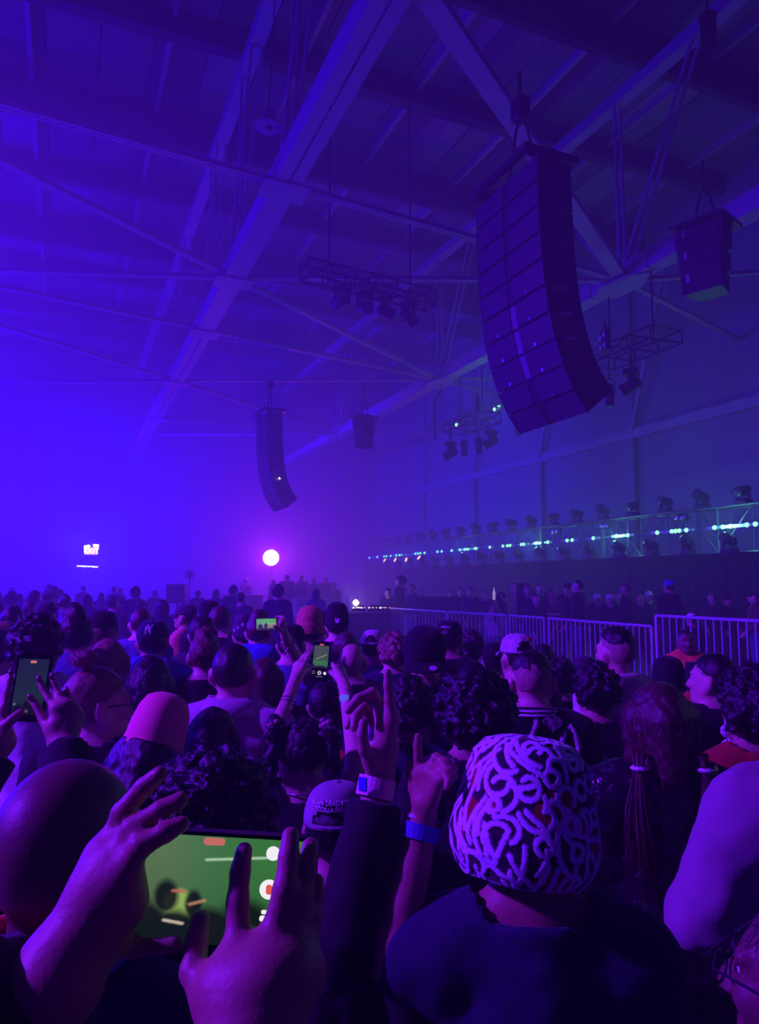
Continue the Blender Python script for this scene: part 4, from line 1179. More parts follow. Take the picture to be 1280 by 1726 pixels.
    sdf_obj('trousers', lambda P: np.maximum(np.maximum(field(P, tp, .012), P[:, 2] - .95), .055 - P[:, 2]), (-.32, -.2, .03), (.32, .2, 1.0), .026, CL['charcoal'] if seed % 2 else CL['denim'], root)
    for sd in (-1, 1):
        shp = [f_cap((sd * .1, -.035, .05), (sd * .115, .15, .042), .052, .044, .03)]
        sdf_obj('shoe', lambda P: np.maximum(field(P, shp), .002 - P[:, 2]), (sd * .1 - .1, -.13, 0), (sd * .1 + .1, .24, .12), .016, CL['black'], root)
    ho = None
    if hair and hair != 'bald':
        fn, a, b = hair_fn(hair, R, seed % 17 + 1)
        if hat:
            top = (1.70 if hat == 'cap' else 1.66)
            f0 = fn
            fn = lambda P: np.maximum(f0(P), (((P - PIV) @ R + PIV)[:, 2] - top))
        ho = sdf_obj('hair', fn, a, b, min(.010, vox * .62) if Y < 4.5 else .013, HAIRM[haircol], root)
    if ho is not None and Y < 6.3 and len(ho.data.vertices) > 20:
        big = hair in ('curly', 'afro')
        nS = int((1500 if big else 2200) * (1 if Y < 2.4 else .6 if Y < 3.8 else .3) * (.6 if hat else 1))
        strands(ho, ho.data, hair, R, nS, seed, .0013 + .00035 * Y)
    if hair == 'fade':
        f2, a2, b2 = hair_fn('buzz', R, 3)
        sdf_obj('stubble', lambda P: f2(P) + .0012, a2, b2, .007, STUBBLE, root)
    hm = (CL[hatmat] if isinstance(hatmat, str) else hatmat)
    hatinfo = None
    if hat == 'cap': hatinfo = add_cap(root, R, hm, brimmat, backwards, opening, hattilt, s=hats)
    elif hat == 'beanie': hatinfo = add_beanie(root, R, hm, tall=tall)
    if eyes:
        M = head_M(R)
        for sd in (-1, 1):
            mb = MB(); mb.lathe([(.002, -.011), (.008, -.008), (.0115, 0), (.008, .008), (.002, .011)], 10, None, Vector((sd * .031, .078, 1.611)))
            mb.v = [tuple(M @ Vector(p)) for p in mb.v]; e = mb.build('eye', EYE_W, root, smooth=True)
            mb = MB(); mb.lathe([(.002, -.006), (.005, -.003), (.0058, 0), (.005, .003), (.002, .006)], 8, None, Vector((sd * .031, .087, 1.611)))
            mb.v = [tuple(M @ Vector(p)) for p in mb.v]; mb.build('iris', EYE_D, e, smooth=True)
            mb = MB(); mb.tube([(sd * .014, .091, 1.632), (sd * .032, .092, 1.638), (sd * .05, .08, 1.632)], .004, 5); mb.v = [tuple(M @ Vector(p)) for p in mb.v]; mb.build('eyebrow', HAIRM['dark'], root)
    PEOPLE[key] = dict(root=root, R=R, s=s, L=L, M=head_M(R), hat=hatinfo, spec=spec, hair=ho, head=Vector(head), Y=Y, body=body, loc=loc)
    return PEOPLE[key]
def ring(P, c, axis, r, h, name, m_, n=24, th=.003):
    """a band round a limb, in the figure's own frame"""
    ax = Vector(axis).normalized(); q = ax.to_track_quat('Z', 'Y').to_matrix().to_4x4()
    mb = MB(); vs, fs = [], []
    prof = [(r, -h / 2), (r + th, -h / 2), (r + th, h / 2), (r, h / 2)]
    for (rr, z) in prof:
        for i in range(n):
            a = 2 * math.pi * i / n; vs.append(Matrix.Translation(Vector(c)) @ q @ Vector((rr * math.cos(a), rr * math.sin(a), z)))
    for j in range(4):
        for i in range(n): fs.append((j * n + i, j * n + (i + 1) % n, ((j + 1) % 4) * n + (i + 1) % n, ((j + 1) % 4) * n + i))
    mb.add(vs, fs); return mb.build(name, m_, P['root'], smooth=False)

# ------------------------------------------------------------------ the crowd
def scr_mat():
    m = bpy.data.materials.new('lit phone screen'); m.use_nodes = True; nt = m.node_tree; b = nt.nodes['Principled BSDF']
    a = nt.nodes.new('ShaderNodeAttribute'); a.attribute_name = 'Col'
    b.inputs['Base Color'].default_value = (.01, .01, .01, 1); b.inputs['Roughness'].default_value = .25
    nt.links.new(a.outputs['Color'], b.inputs['Emission Color']); b.inputs['Emission Strength'].default_value = 1.0
    return m
SCREEN = scr_mat()
def glow(name, c, s): return mat(name, (.05, .05, .05), .4, emit=c, estr=s)
UI_W = glow('screen white', (1, .95, 1), .9); UI_R = glow('screen red', (1, .12, .10), .75); UI_P = glow('screen pale red', (1, .25, .22), .55); UI_D = mat('screen dark', (.01, .01, .01), .4)
def phone(label, TL, TR, BL, pic, ui=(), nx=96, ny=160, inset=(.05, .04, .05, .04), thick=.0085):
    a, b, c = at(*TL), at(*TR), at(*BL)
    ex = (b - a); W = ex.length; ex.normalize(); dn = (c - a); dn = dn - ex * dn.dot(ex); H = dn.length; ey = -dn.normalized(); ez = ex.cross(ey)
    M = Matrix(((ex.x, ey.x, ez.x), (ex.y, ey.y, ez.y), (ex.z, ey.z, ez.z))).to_4x4(); M.translation = a + ex * W / 2 + dn / 2
    root = empty('phone', (0, 0, 0), 0, label, 'phone'); root.matrix_world = M
    r = min(W, H) * .13
    def rr(w, h, r, n=6):
        p = []
        for (cx, cy, a0) in ((w / 2 - r, h / 2 - r, 0), (-w / 2 + r, h / 2 - r, 1), (-w / 2 + r, -h / 2 + r, 2), (w / 2 - r, -h / 2 + r, 3)):
            for i in range(n + 1): t = (a0 + i / n) * math.pi / 2; p.append((cx + r * math.cos(t), cy + r * math.sin(t)))
        return p
    V = lambda x, y, z: Vector((x, y, z))
    MB().prism(rr(W, H, r), -thick, -.0006, V).build('case', BLACK, root)
    MB().prism(rr(W * .985, H * .985, r), -.0006, 0, V).build('glass', mat('phone glass', (.008, .008, .01), .12, 0, .02, 5, spec=.5), root)
    x0, x1, y0, y1 = -W / 2 + W * inset[0], W / 2 - W * inset[1], -H / 2 + H * inset[3], H / 2 - H * inset[2]
    gx, gy = np.meshgrid(np.linspace(0, 1, nx), np.linspace(0, 1, ny), indexing='ij')
    col = pic(gx.ravel(), gy.ravel())
    v = np.stack([x0 + (x1 - x0) * gx.ravel(), y0 + (y1 - y0) * gy.ravel(), np.full(nx * ny, .0006)], 1)
    ii = np.arange(nx * ny).reshape(nx, ny)
    f = np.stack([ii[:-1, :-1], ii[1:, :-1], ii[1:, 1:], ii[:-1, 1:]], -1).reshape(-1, 4)
    sc = new_obj('screen', mesh_np('screen', v, f, SCREEN, False, np.concatenate([col, np.ones((len(col), 1))], 1)), root)
    U = lambda u, v_: (x0 + (x1 - x0) * u, y0 + (y1 - y0) * v_)
    for (nm, kind, u, v_, w, h, m_) in ui:
        cx, cy = U(u, v_); mb = MB()
        if kind == 'pill': mb.prism([(cx + p[0], cy + p[1]) for p in rr(w * W, h * W, min(w, h) * W * .42, 4)], .0008, .0014, V)
        elif kind == 'disc': mb.prism([(cx + w * W * math.cos(t * .3142), cy + w * W * math.sin(t * .3142)) for t in range(20)], .0008, .0012, V)
        elif kind == 'ring':
            n = 22; vs = []
            for rad in (w, w * .72): vs += [V(cx + rad * W * math.cos(2 * math.pi * t / n), cy + rad * W * math.sin(2 * math.pi * t / n), .0011) for t in range(n)]
            mb.add(vs, [(t, (t + 1) % n, n + (t + 1) % n, n + t) for t in range(n)])
        mb.build(nm, m_, sc)
    return root
def blobs(u, v, spots, base):
    """soft dark heads along the lower edge of a screen picture"""
    m = np.zeros_like(u)
    for (x, y, rx, ry) in spots: m = np.maximum(m, np.clip(1.6 - 1.6 * (((u - x) / rx) ** 2 + ((v - y) / ry) ** 2), 0, 1))
    return m
def streak(u, v, a, b, w):
    ax, ay = a; bx, by = b; t = np.clip(((u - ax) * (bx - ax) + (v - ay) * (by - ay)) / ((bx - ax) ** 2 + (by - ay) ** 2), 0, 1)
    return np.clip(1.4 - np.hypot(u - ax - t * (bx - ax), v - ay - t * (by - ay)) / w, 0, 1)
def mixc(c, m, rgb): return c * (1 - m[:, None]) + np.array(rgb)[None] * m[:, None]

# ---- nearest row
p = person('bald', 116, 1262, .86, -6, 'dark', 'bald', shirt='navy', pitch=6, vox=.009, label='bald man close in front at left, back of his shaved head beside the big phone', wide=1.05)
mb = MB(); mb.tube([(.072 * math.cos(t), -.016 + .078 * math.sin(t), 1.530 - .012 * math.sin(t)) for t in [i * math.pi / 14 for i in range(29)]], .0135, 8); mb.build('neck_scarf', mat('glowing red band', (.85, .12, .08), .7, 0, .2, 30), p['root'], smooth=True)
mb = MB(); mb.tube([(.080 * math.cos(t), -.018 + .086 * math.sin(t), 1.506 - .012 * math.sin(t)) for t in [i * math.pi / 14 for i in range(29)]], .009, 8); mb.build('neck_cord', CL['blue'], p['root'], smooth=True)
p = person('curly', 362, 1268, 1.36, -6, 'mid', 'afro', 'black', 'black', vox=.009, pitch=4, label='person with a mass of black curls, raising a pointing hand in a black sleeve', wide=.95,
           arms={1: (None, (578, 1600, 1.20), (636, 1336, 1.27))},
           hands={1: dict(wrist=(640, 1318, 1.275), vox=.0036, rf=.0100, rt=.0110, rp=.0145,
                          mcp=[(660, 1212, 1.27), (650, 1205, 1.285), (636, 1213, 1.30), (626, 1228, 1.315)],
                          blobs=[((628, 1278, 1.262), .018), ((655, 1262, 1.285), .018), ((641, 1250, 1.285), .021), ((644, 1288, 1.275), .020), ((648, 1228, 1.285), .017)],
                          fingers=[[(628, 1296, 1.255), (614, 1262, 1.245), (611, 1238, 1.24), (613, 1219, 1.24)],
                                   [(660, 1212, 1.27), (657, 1178, 1.265), (655, 1154, 1.26), (654, 1134, 1.258)],
                                   [(650, 1205, 1.285), (628, 1168, 1.28), (604, 1178, 1.27), (588, 1197, 1.262)],
                                   [(636, 1213, 1.30), (613, 1192, 1.295), (600, 1208, 1.28), (597, 1226, 1.27)],
                                   [(626, 1228, 1.315), (606, 1209, 1.31), (592, 1214, 1.30), (586, 1224, 1.29)]])})
a, b = Vector(p['L']((638, 1322, 1.274))), Vector(p['L']((620, 1410, 1.25)))
wb = ring(p, Vector(p['L']((634, 1328, 1.272))), a - b, .0335, .036, 'wristband', mat('paper wristband', (.78, .50, .55), .6, 0, .1, 30))
mb = MB(); q = Vector(p['L']((612, 1322, 1.235))); mb.box(q, (.018, .004, .026), Matrix.Rotation(-.35, 3, 'Z'), .002); pt_ = mb.build('printed_patch', mat('blue patch', (.05, .10, .85), .5, 0, .2, 60), wb)
p = person('greycap', 570, 1308, 1.70, -10, 'mid', 'short', 'black', 'black', 'cap', cloth('grey cap', (.30, .28, .30)), vox=.010, pitch=2, label='person in a faded grey cap with white embroidered lettering above the strap opening')
capo, M = p['hat']
THREAD = mat('white thread', (.85, .85, .85), .8)
dome_text('lettering', 'BRAIN DEAD EYE', .0155, THREAD, capo, M, 1.638 + .064)
dome_text('lettering', 'GODZILLA FAN !', .0145, THREAD, capo, M, 1.638 + .050)

p = person('patternhat', 888, 1262, 1.2, -4, 'tan', 'short', 'black', 'navy', vox=.008, pitch=8, scale=.915, foldamp=.6, label='person in a white scribble-patterned round hat, left hand raised pointing up', neckline=1.44,
           arms={-1: (None, (662, 1612, 1.19), (709, 1408, 1.235))}, sleeve={-1: 'short', 1: 'long'},
           hands={-1: dict(wrist=(713, 1388, 1.235), vox=.0034, rf=.0084, rt=.0094, rp=.0115,
                           mcp=[(708, 1304, 1.235), (722, 1300, 1.22), (734, 1306, 1.205), (742, 1316, 1.19)],
                           blobs=[((712, 1352, 1.225), .014)],
                           fingers=[[(706, 1362, 1.24), (697, 1328, 1.245), (692, 1304, 1.247), (690, 1288, 1.245)],
                                    [(708, 1304, 1.235), (705, 1276, 1.235), (704, 1256, 1.235), (705, 1241, 1.235)],
                                    [(722, 1300, 1.22), (736, 1277, 1.215), (753, 1285, 1.20), (766, 1296, 1.19)],
                                    [(734, 1306, 1.205), (749, 1291, 1.195), (758, 1301, 1.18), (767, 1309, 1.172)],
                                    [(742, 1316, 1.19), (752, 1306, 1.175), (757, 1317, 1.165), (753, 1328, 1.16)]])})
a, b = Vector(p['L']((709, 1402, 1.236))), Vector(p['L']((697, 1460, 1.222)))
ring(p, a, b - a, .0325, .026, 'wristband', mat('blue wristband', (.06, .06, .42), .7, 0, .2, 60))
ring(p, a + (a - b).normalized() * .022, b - a, .030, .006, 'bracelet', CHROME)
# the scribbled hat: dense white loops raised on a dark red ground
def scribble_hat(P):
    rs = np.random.RandomState(11)
    NT, NZ = 380, 210
    prof = np.array([(.002, .0), (.045, -.003), (.078, -.013), (.098, -.035), (.108, -.065), (.116, -.1), (.125, -.14), (.130, -.170), (.126, -.198), (.113, -.222), (.098, -.238), (.088, -.240)])
    seg = np.r_[0, np.cumsum(np.hypot(np.diff(prof[:, 0]), np.diff(prof[:, 1])))]
    tt = np.linspace(0, seg[-1], NZ); r = np.interp(tt, seg, prof[:, 0]); z = np.interp(tt, seg, prof[:, 1])
    th = np.linspace(0, 2 * np.pi, NT, endpoint=False)
    TH, TT = np.meshgrid(th, tt, indexing='ij'); RR = np.broadcast_to(r, TH.shape); ZZ = np.broadcast_to(z, TH.shape)
    base = np.stack([RR * np.cos(TH), RR * 1.0 * np.sin(TH), ZZ], -1)
    flat = base.reshape(-1, 3)
    D = np.full(len(flat), 9.0)
    def stroke(pts):
        nonlocal D
        lo, hi = pts.min(0) - .02, pts.max(0) + .02
        m = np.all((flat > lo) & (flat < hi), 1)
        if not m.any(): return
        q = flat[m]; d = np.full(len(q), 9.0)
        for a, b in zip(pts[:-1], pts[1:]):
            ba = b - a; h = np.clip(((q - a) @ ba) / max(ba @ ba, 1e-9), 0, 1); e = q - a - h[:, None] * ba
            d = np.minimum(d, np.sqrt((e * e).sum(1)))
        D[m] = np.minimum(D[m], d)
    def on(thv, sv): rr = np.interp(sv, seg, prof[:, 0]); zz = np.interp(sv, seg, prof[:, 1]); return np.stack([rr * np.cos(thv), rr * np.sin(thv), zz], -1)
    S1 = seg[-1]
    def clear(ts, ss):
        ti = (np.round(ts / (2 * np.pi) * NT).astype(int)) % NT; si = np.clip((ss / S1 * (NZ - 1)).round().astype(int), 0, NZ - 1)
        return D.reshape(NT, NZ)[ti, si]
    for k in range(3000):
        t0 = rs.uniform(0, 2 * np.pi); s0 = rs.uniform(.02, S1 - .015); n = 16
        side = math.cos(t0 - math.radians(205))                     # one flank is combed downwards, the other curls
        if rs.rand() < .55 + .3 * side: ang = math.pi / 2 + rs.normal(0, .45); curv = rs.uniform(-20, 20); L = rs.uniform(.04, .085)
        else: ang = rs.uniform(0, 6.283); curv = rs.choice([-1, 1]) * rs.uniform(45, 95); L = rs.uniform(.05, .10)
        ss = [s0]; ts = [t0]; cv = curv
        for i in range(n):
            st = L / n; ang += cv * st; cv += rs.uniform(-8, 8)
            rad = max(.02, np.interp(ss[-1], seg, prof[:, 0])); ts.append(ts[-1] + math.cos(ang) * st / rad); ss.append(min(S1 - .004, max(.004, ss[-1] + math.sin(ang) * st)))
        ts, ss = np.array(ts), np.array(ss); c = clear(ts, ss)
        if (c < .0058).mean() > .28: continue
        stroke(on(ts, ss))
    fuzz = (.0013 * wob(flat, 700, 1.0))
    m = np.clip(1.0 - (D + fuzz - .0040) / .0016, 0, 1)
    nrm = flat / np.maximum(1e-6, np.linalg.norm(flat, axis=1))[:, None]
    pos = flat + nrm * (m * .0026)[:, None] + nrm * (.003 * wob(flat, 40, 2.0))[:, None]
    ground = np.where((wob(flat, 38, 5.0) > .30)[:, None], np.array([.26, .012, .012]), np.array([.014, .010, .016]))
    col = ground * (1 - m[:, None]) + np.array([.70, .72, .86]) * m[:, None]
    ii = np.arange(NT * NZ).reshape(NT, NZ); jj = np.roll(ii, -1, 0)
    f = np.stack([ii[:, :-1], ii[:, 1:], jj[:, 1:], jj[:, :-1]], -1).reshape(-1, 4)
    Mh = P['M'] @ Matrix.Translation((.010, -.018, 1.757)) @ Matrix.Rotation(math.radians(-5), 4, 'X') @ Matrix.Rotation(math.radians(7), 4, 'Y') @ Matrix.Scale(.98, 4)
    A = np.array(Mh); pos = pos @ A[:3, :3].T + A[:3, 3]
    h = new_obj('hat', mesh_np('hat', pos, f, mat('scribbled hat cloth', (.5, .5, .5), .85, attr=True, sheen=.2), True, np.concatenate([col, np.ones((len(col), 1))], 1)), P['root'])
    h['label'] = 'round dark red hat covered in raised white loops'
    mb = MB(); mb.box((-.136, .03, -.075), (.012, .022, .036), None, .003); mb.v = [tuple(Mh @ Vector(q)) for q in mb.v]; mb.build('tag', CL['white'], h)
    return h
scribble_hat(p)

p = person('sweater', 1372, 1085, 1.52, 6, 'light', 'short', 'dark', 'mauve', vox=.012, wide=1.06, thick=.022, foldamp=1.7, label='person in a pale lavender sweater at the right edge, only shoulder and arm in view',
           arms={-1: (None, (1186, 1540, 1.44), (1330, 1452, 1.75))})
p = person('glasses', 1385, 1476, .80, 46, 'dark', 'long', 'black', 'black', vox=.009, pitch=0, label='dark-haired woman with glasses close at the lower right corner, face turned left', eyes=True)
mb = MB(); Mh = p['M']
for sd in (-1, 1):
    mb.tube([Mh @ Vector((sd * .034 + .022 * math.cos(t * .449), .108, 1.608 + .018 * math.sin(t * .449))) for t in range(15)], .0018, 6)
    mb.tube([Mh @ Vector((sd * .056, .106, 1.612)), Mh @ Vector((sd * .082, .05, 1.615)), Mh @ Vector((sd * .082, -.03, 1.605))], .0018, 6)
mb.tube([Mh @ Vector((-.012, .110, 1.612)), Mh @ Vector((.012, .110, 1.612))], .0018, 6)
mb.build('glasses', BLACK, p['root'])

# ---- the big phone: its holder stands left of the frame
p = person('holder', -2558, 2153, .20, -35, 'tan', 'short', 'dark', 'black', vox=.012, label='person at the left edge filming with a phone held sideways, two hands in view', scale=.97, sleeve={-1: .98, 1: .93}, 
           arms={-1: (None, Vector((-.40, .43, 1.40)), (92, 1660, .485)), 1: (None, Vector((-.19, .26, 1.36)), (425, 1745, .455))},
           hands={-1: dict(wrist=(104, 1632, .49), vox=.0028, rf=.0077, rt=.0090, rp=.0138, kf=.003,
                           mcp=[(176, 1446, .515), (190, 1462, .505), (202, 1488, .497), (212, 1524, .50)],
                           blobs=[((150, 1560, .50), .018), ((185, 1585, .515), .014), ((120, 1600, .495), .015), ((172, 1500, .505), .017)],
                           fingers=[[(170, 1580, .515), (222, 1592, .533), (262, 1590, .535), (296, 1588, .532)],
                                    [(176, 1446, .515), (206, 1370, .517), (243, 1327, .517), (270, 1304, .515)],
                                    [(190, 1462, .505), (224, 1396, .502), (272, 1366, .503), (304, 1349, .505)],
                                    [(202, 1488, .497), (236, 1428, .491), (280, 1402, .494), (306, 1389, .497)],
                                    [(212, 1524, .50), (238, 1470, .545), (262, 1440, .552), (290, 1430, .552)]]),
                  1: dict(wrist=(420, 1716, .46), vox=.0028, rf=.0078, rt=.0090, rp=.0142, kf=.003,
                          mcp=[(400, 1634, .472), (445, 1632, .472), (483, 1632, .475), (508, 1640, .480)],
                          blobs=[((378, 1670, .465), .017), ((455, 1650, .462), .020), ((428, 1668, .464), .018), ((486, 1650, .468), .016)],
                          fingers=[[(352, 1690, .465), (326, 1638, .478), (331, 1588, .490), (338, 1550, .498)],
                                   [(400, 1634, .472), (401, 1520, .488), (405, 1470, .496), (412, 1434, .500)],
                                   [(445, 1632, .472), (480, 1500, .484), (487, 1446, .494), (490, 1408, .502)],
                                   [(483, 1632, .475), (508, 1515, .490), (518, 1462, .502), (523, 1426, .512)],
                                   [(508, 1640, .480), (527, 1545, .498), (533, 1510, .508), (534, 1484, .515)]])})
def pic_big(u, v):
    c = np.stack([.034 + .05 * np.exp(-((u - .12) / .3) ** 2) * (v > .2), .115 + .05 * u + .03 * np.exp(-((u - .15) / .3) ** 2), .035 + .035 * np.exp(-((u - .15) / .35) ** 2)], 1)
    c = c * (.75 + .35 * np.clip(v * 1.2, 0, 1))[:, None]
    c = mixc(c, .9 * streak(u, v, (.42, .78), (.99, .86), .012), (.45, .65, .45))
    c = mixc(c, .7 * blobs(u, v, [(.27, .36, .10, .16)], 0), (.34, .52, .12))
    d = blobs(u, v, [(.08, .12, .2, .3), (.2, .42, .085, .19), (.36, .36, .06, .16), (.26, .12, .16, .22), (.45, .14, .2, .24), (.66, .18, .2, .3), (.62, .34, .08, .18), (.82, .12, .3, .26), (.95, .16, .2, .22), (.5, .0, .8, .26)], 0)
    c = mixc(c, .96 * d, (.004, .005, .006))
    c = mixc(c, streak(u, v, (.24, .475), (.30, .475), .014), (.5, .12, .1)); c = mixc(c, streak(u, v, (.2, .20), (.30, .18), .014), (.55, .45, .35))
    c = mixc(c, .6 * streak(u, v, (.34, .36), (.42, .40), .014), (.6, .3, .15))
    return np.clip(c, 0, 1)
phone('large phone held sideways in two hands at the front left, bright green picture', (196, 1394, .53), (538, 1414, .53), (192, 1590, .53), pic_big,
      [('timer_pill', 'pill', .455, .955, .105, .034, UI_P), ('lens_button', 'disc', .80, .875, .034, 0, UI_W), ('record_ring', 'ring', .79, .54, .047, 0, UI_W), ('record_disc', 'disc', .79, .54, .036, 0, UI_W), ('record_mark', 'pill', .79, .54, .030, .046, UI_R),
       ('mode_icon', 'pill', .775, .33, .036, .018, UI_W), ('mode_icon', 'pill', .775, .27, .05, .026, UI_W), ('mode_icon', 'pill', .775, .21, .036, .014, UI_W)], 170, 96, (.105, .05, .03, .04))

# ---- the left phone with long nails
p = person('leftphone', -150, 1135, 1.22, -28, 'mid', 'long', 'black', 'black', vox=.012, label='person at the left edge with long pointed nails filming with an upright phone', scale=.93,
           arms={-1: (None, Vector((-.86, 1.35, 1.28)), (2, 1250, 1.47)), 1: (None, (110, 1400, 1.28), (112, 1262, 1.43))},
           hands={-1: dict(wrist=(0, 1235, 1.48), vox=.004, rf=.0076, rp=.012, mcp=[(8, 1195, 1.49), (2, 1200, 1.51), (-4, 1206, 1.53)], blobs=[],
                           fingers=[[(6, 1225, 1.47), (20, 1213, 1.465), (30, 1205, 1.47), (36, 1200, 1.475)], [(8, 1195, 1.49), (13, 1166, 1.495), (17, 1148, 1.50), (19, 1134, 1.505)], [(2, 1200, 1.51), (8, 1170, 1.54), (14, 1155, 1.545), (22, 1150, 1.545)], [(-4, 1206, 1.53), (4, 1185, 1.55), (12, 1176, 1.55), (20, 1172, 1.55)]]),
                  1: dict(wrist=(104, 1252, 1.44), vox=.004, rf=.0078, rt=.0092, rp=.0145, mcp=[(96, 1196, 1.45), (110, 1192, 1.455), (122, 1198, 1.46), (130, 1210, 1.465)], blobs=[((92, 1225, 1.44), .016), ((120, 1230, 1.445), .015)],
                          fingers=[[(84, 1236, 1.44), (72, 1212, 1.46), (62, 1190, 1.47), (52, 1176, 1.475)], [(96, 1196, 1.45), (82, 1178, 1.465), (72, 1160, 1.475), (66, 1145, 1.48)], [(110, 1192, 1.455), (100, 1172, 1.47), (92, 1156, 1.48), (88, 1141, 1.485)], [(122, 1198, 1.46), (116, 1182, 1.475), (113, 1172, 1.48), (112, 1163, 1.482)], [(130, 1210, 1.465), (128, 1194, 1.475), (124, 1184, 1.48), (121, 1178, 1.482)]])})
NAIL = mat('painted nail', (.45, .10, .22), .25, spec=.6)
for (a_, b_) in (((66, 1147, 1.474), (65, 1137, 1.478)), ((88, 1143, 1.479), (87, 1133, 1.483)), ((52, 1177, 1.468), (47, 1170, 1.47)), ((112, 1165, 1.475), (112, 1157, 1.478)), ((19, 1136, 1.499), (18, 1127, 1.502))):
    mb = MB(); mb.tube([p['L'](a_), (Vector(p['L'](a_)) + Vector(p['L'](b_))) / 2, p['L'](b_)], [.0058, .0055, .0018], 8); mb.build('fingernail', NAIL, p['root'], smooth=True)
ring(p, Vector(p['L']((106, 1268, 1.43))), Vector(p['L']((104, 1252, 1.44))) - Vector(p['L']((112, 1310, 1.40))), .031, .02, 'wristband', CL['blue'])
def pic_left(u, v):
    c = np.stack([.010 + 0 * u, .014 + .010 * (1 - v), .040 - .015 * (1 - v)], 1)
    c = mixc(c, blobs(u, v, [(.2, .02, .35, .2), (.6, .05, .3, .18), (.9, .0, .3, .25), (.45, .18, .12, .08)], 0), (.004, .004, .008))
    return c
phone('phone held upright at the left edge between long-nailed fingers', (31, 1100, 1.50), (90, 1101, 1.50), (22, 1216, 1.47), pic_left, [('timer_pill', 'pill', .49, .945, .18, .075, UI_P), ('lens_button', 'disc', .08, .19, .03, 0, glow('screen grey', (.5, .5, .55), .35)), ('record_ring', 'disc', .5, .07, .05, 0, glow('screen dim', (.5, .3, .4), .15))], 50, 100, (.07, .07, .09, .09))

p = person('capfilmer', 492, 1047, 4.35, -6, 'light', 'short', 'black', 'denim', 'cap', 'black', label='person in a black cap and denim jacket raising a beaded arm to film', sleeve={-1: 'long', 1: 'short'},
           arms={1: (None, (517, 1142, 4.20), (483, 1078, 3.95))},
           hands={1: dict(wrist=(480, 1071, 3.93), vox=.006, rf=.0085, rp=.013, mcp=[(471, 1056, 3.88), (474, 1050, 3.88), (477, 1046, 3.89), (478, 1042, 3.91)], blobs=[],
                          fingers=[[(478, 1066, 3.91), (471, 1061, 3.85), (466, 1058, 3.83), (462, 1055, 3.82)], [(471, 1056, 3.88), (468, 1049, 3.88), (466, 1045, 3.88), (463, 1042, 3.88)], [(474, 1050, 3.88), (472, 1044, 3.89), (468, 1041, 3.89), (465, 1040, 3.89)], [(477, 1046, 3.89), (474, 1041, 3.91), (470, 1039, 3.92), (466, 1040, 3.93)], [(478, 1042, 3.91), (475, 1040, 3.93), (471, 1040, 3.94), (467, 1042, 3.94)]])})
a, b = Vector(p['L']((485, 1082, 3.96))), Vector(p['L']((498, 1106, 4.25)))
for i, t in enumerate((.05, .27, .5, .73, .95)):
    mb = MB(); c = a + (b - a) * t; qm = (b - a).to_track_quat('Z', 'Y').to_matrix()
    for k in range(12):
        an = k * 2 * math.pi / 12; mb.lathe([(.002, -.0085), (.0085, -.003), (.0085, .003), (.002, .0085)], 6, None, c + qm @ Vector((.036 * math.cos(an), .036 * math.sin(an), 0)))
    mb.build('beaded_bracelet', mat('beads %d' % i, ((.7, .3, .3), (.5, .45, .5), (.7, .5, .35), (.4, .3, .5), (.7, .35, .3))[i], .35, 0, .9, 90), p['root'], smooth=True)
def pic_far(u, v):
    c = np.stack([.10 + .25 * u * (v < .6), .22 + .2 * (v > .5) * (1 - abs(u - .55)), .22 - .1 * u], 1)
    return mixc(c, blobs(u, v, [(.2, .3, .14, .3), (.48, .35, .1, .35), (.3, .0, .5, .25), (.8, .05, .3, .2)], 0), (.03, .015, .09))
phone('phone held sideways above the crowd by the beaded arm', (430, 1042, 3.83), (468, 1041, 3.83), (431, 1064, 3.83), pic_far, [('timer_pill', 'pill', .5, .95, .12, .03, UI_P)], 60, 40, (.06, .06, .06, .06))
# ---- second and third rows
p = person('pinkbeanie', 236, 1196, 1.98, 14, 'light', 'long', 'dark', 'blue', 'beanie', 'pinkneon', vox=.012, roll=16, pitch=12, tall=.03, label='person in a bright pink knitted beanie tilted to the right')
p = person('strawbun', 163, 1122, 2.15, -12, 'light', 'bun', 'light', 'black', vox=.010, turn=-42, pitch=4, label='fair-haired woman with a top bun, face turned right, wearing glasses', eyes=True)
mb = MB(); Mh = p['M']
for sd in (-1, 1):
    mb.tube([Mh @ Vector((sd * .034 + .021 * math.cos(t * .449), .108, 1.608 + .017 * math.sin(t * .449))) for t in range(15)], .002, 6)
    mb.tube([Mh @ Vector((sd * .055, .106, 1.612)), Mh @ Vector((sd * .082, .05, 1.615)), Mh @ Vector((sd * .082, -.03, 1.605))], .002, 6)
mb.build('glasses', BLACK, p['root'])
person('straightdark', 361, 1190, 2.05, -4, 'light', 'bob', 'black', 'black', vox=.012, label='person with smooth black bobbed hair in front of the pale collared shirt')
p = person('collarman', 396, 1080, 2.62, -6, 'light', 'buzz', 'dark', 'lavender', vox=.012, wide=1.08, neckline=1.475, label='broad man with cropped dark hair in a pale lavender collared shirt')
mb = MB(); n = 20; vs = []
for i in range(n + 1):
    th = math.pi * (-1.32 + 1.64 * i / n) + math.pi * 0 - math.pi * .0
    th = -math.pi / 2 + (i / n - .5) * 2 * math.pi * .82
    cx, cy = math.cos(th), math.sin(th)
    for (r, z) in ((.078, 1.450), (.082, 1.520), (.090, 1.524), (.126, 1.462), (.121, 1.457)):
        vs.append((r * 1.05 * cx, -.016 + r * cy, z - .02 * max(0, cy)))
mb.add(vs, [(i * 5 + j, (i + 1) * 5 + j, (i + 1) * 5 + j + 1, i * 5 + j + 1) for i in range(n) for j in range(4)]); mb.build('collar', CL['lavender'], p['root'], smooth=True)
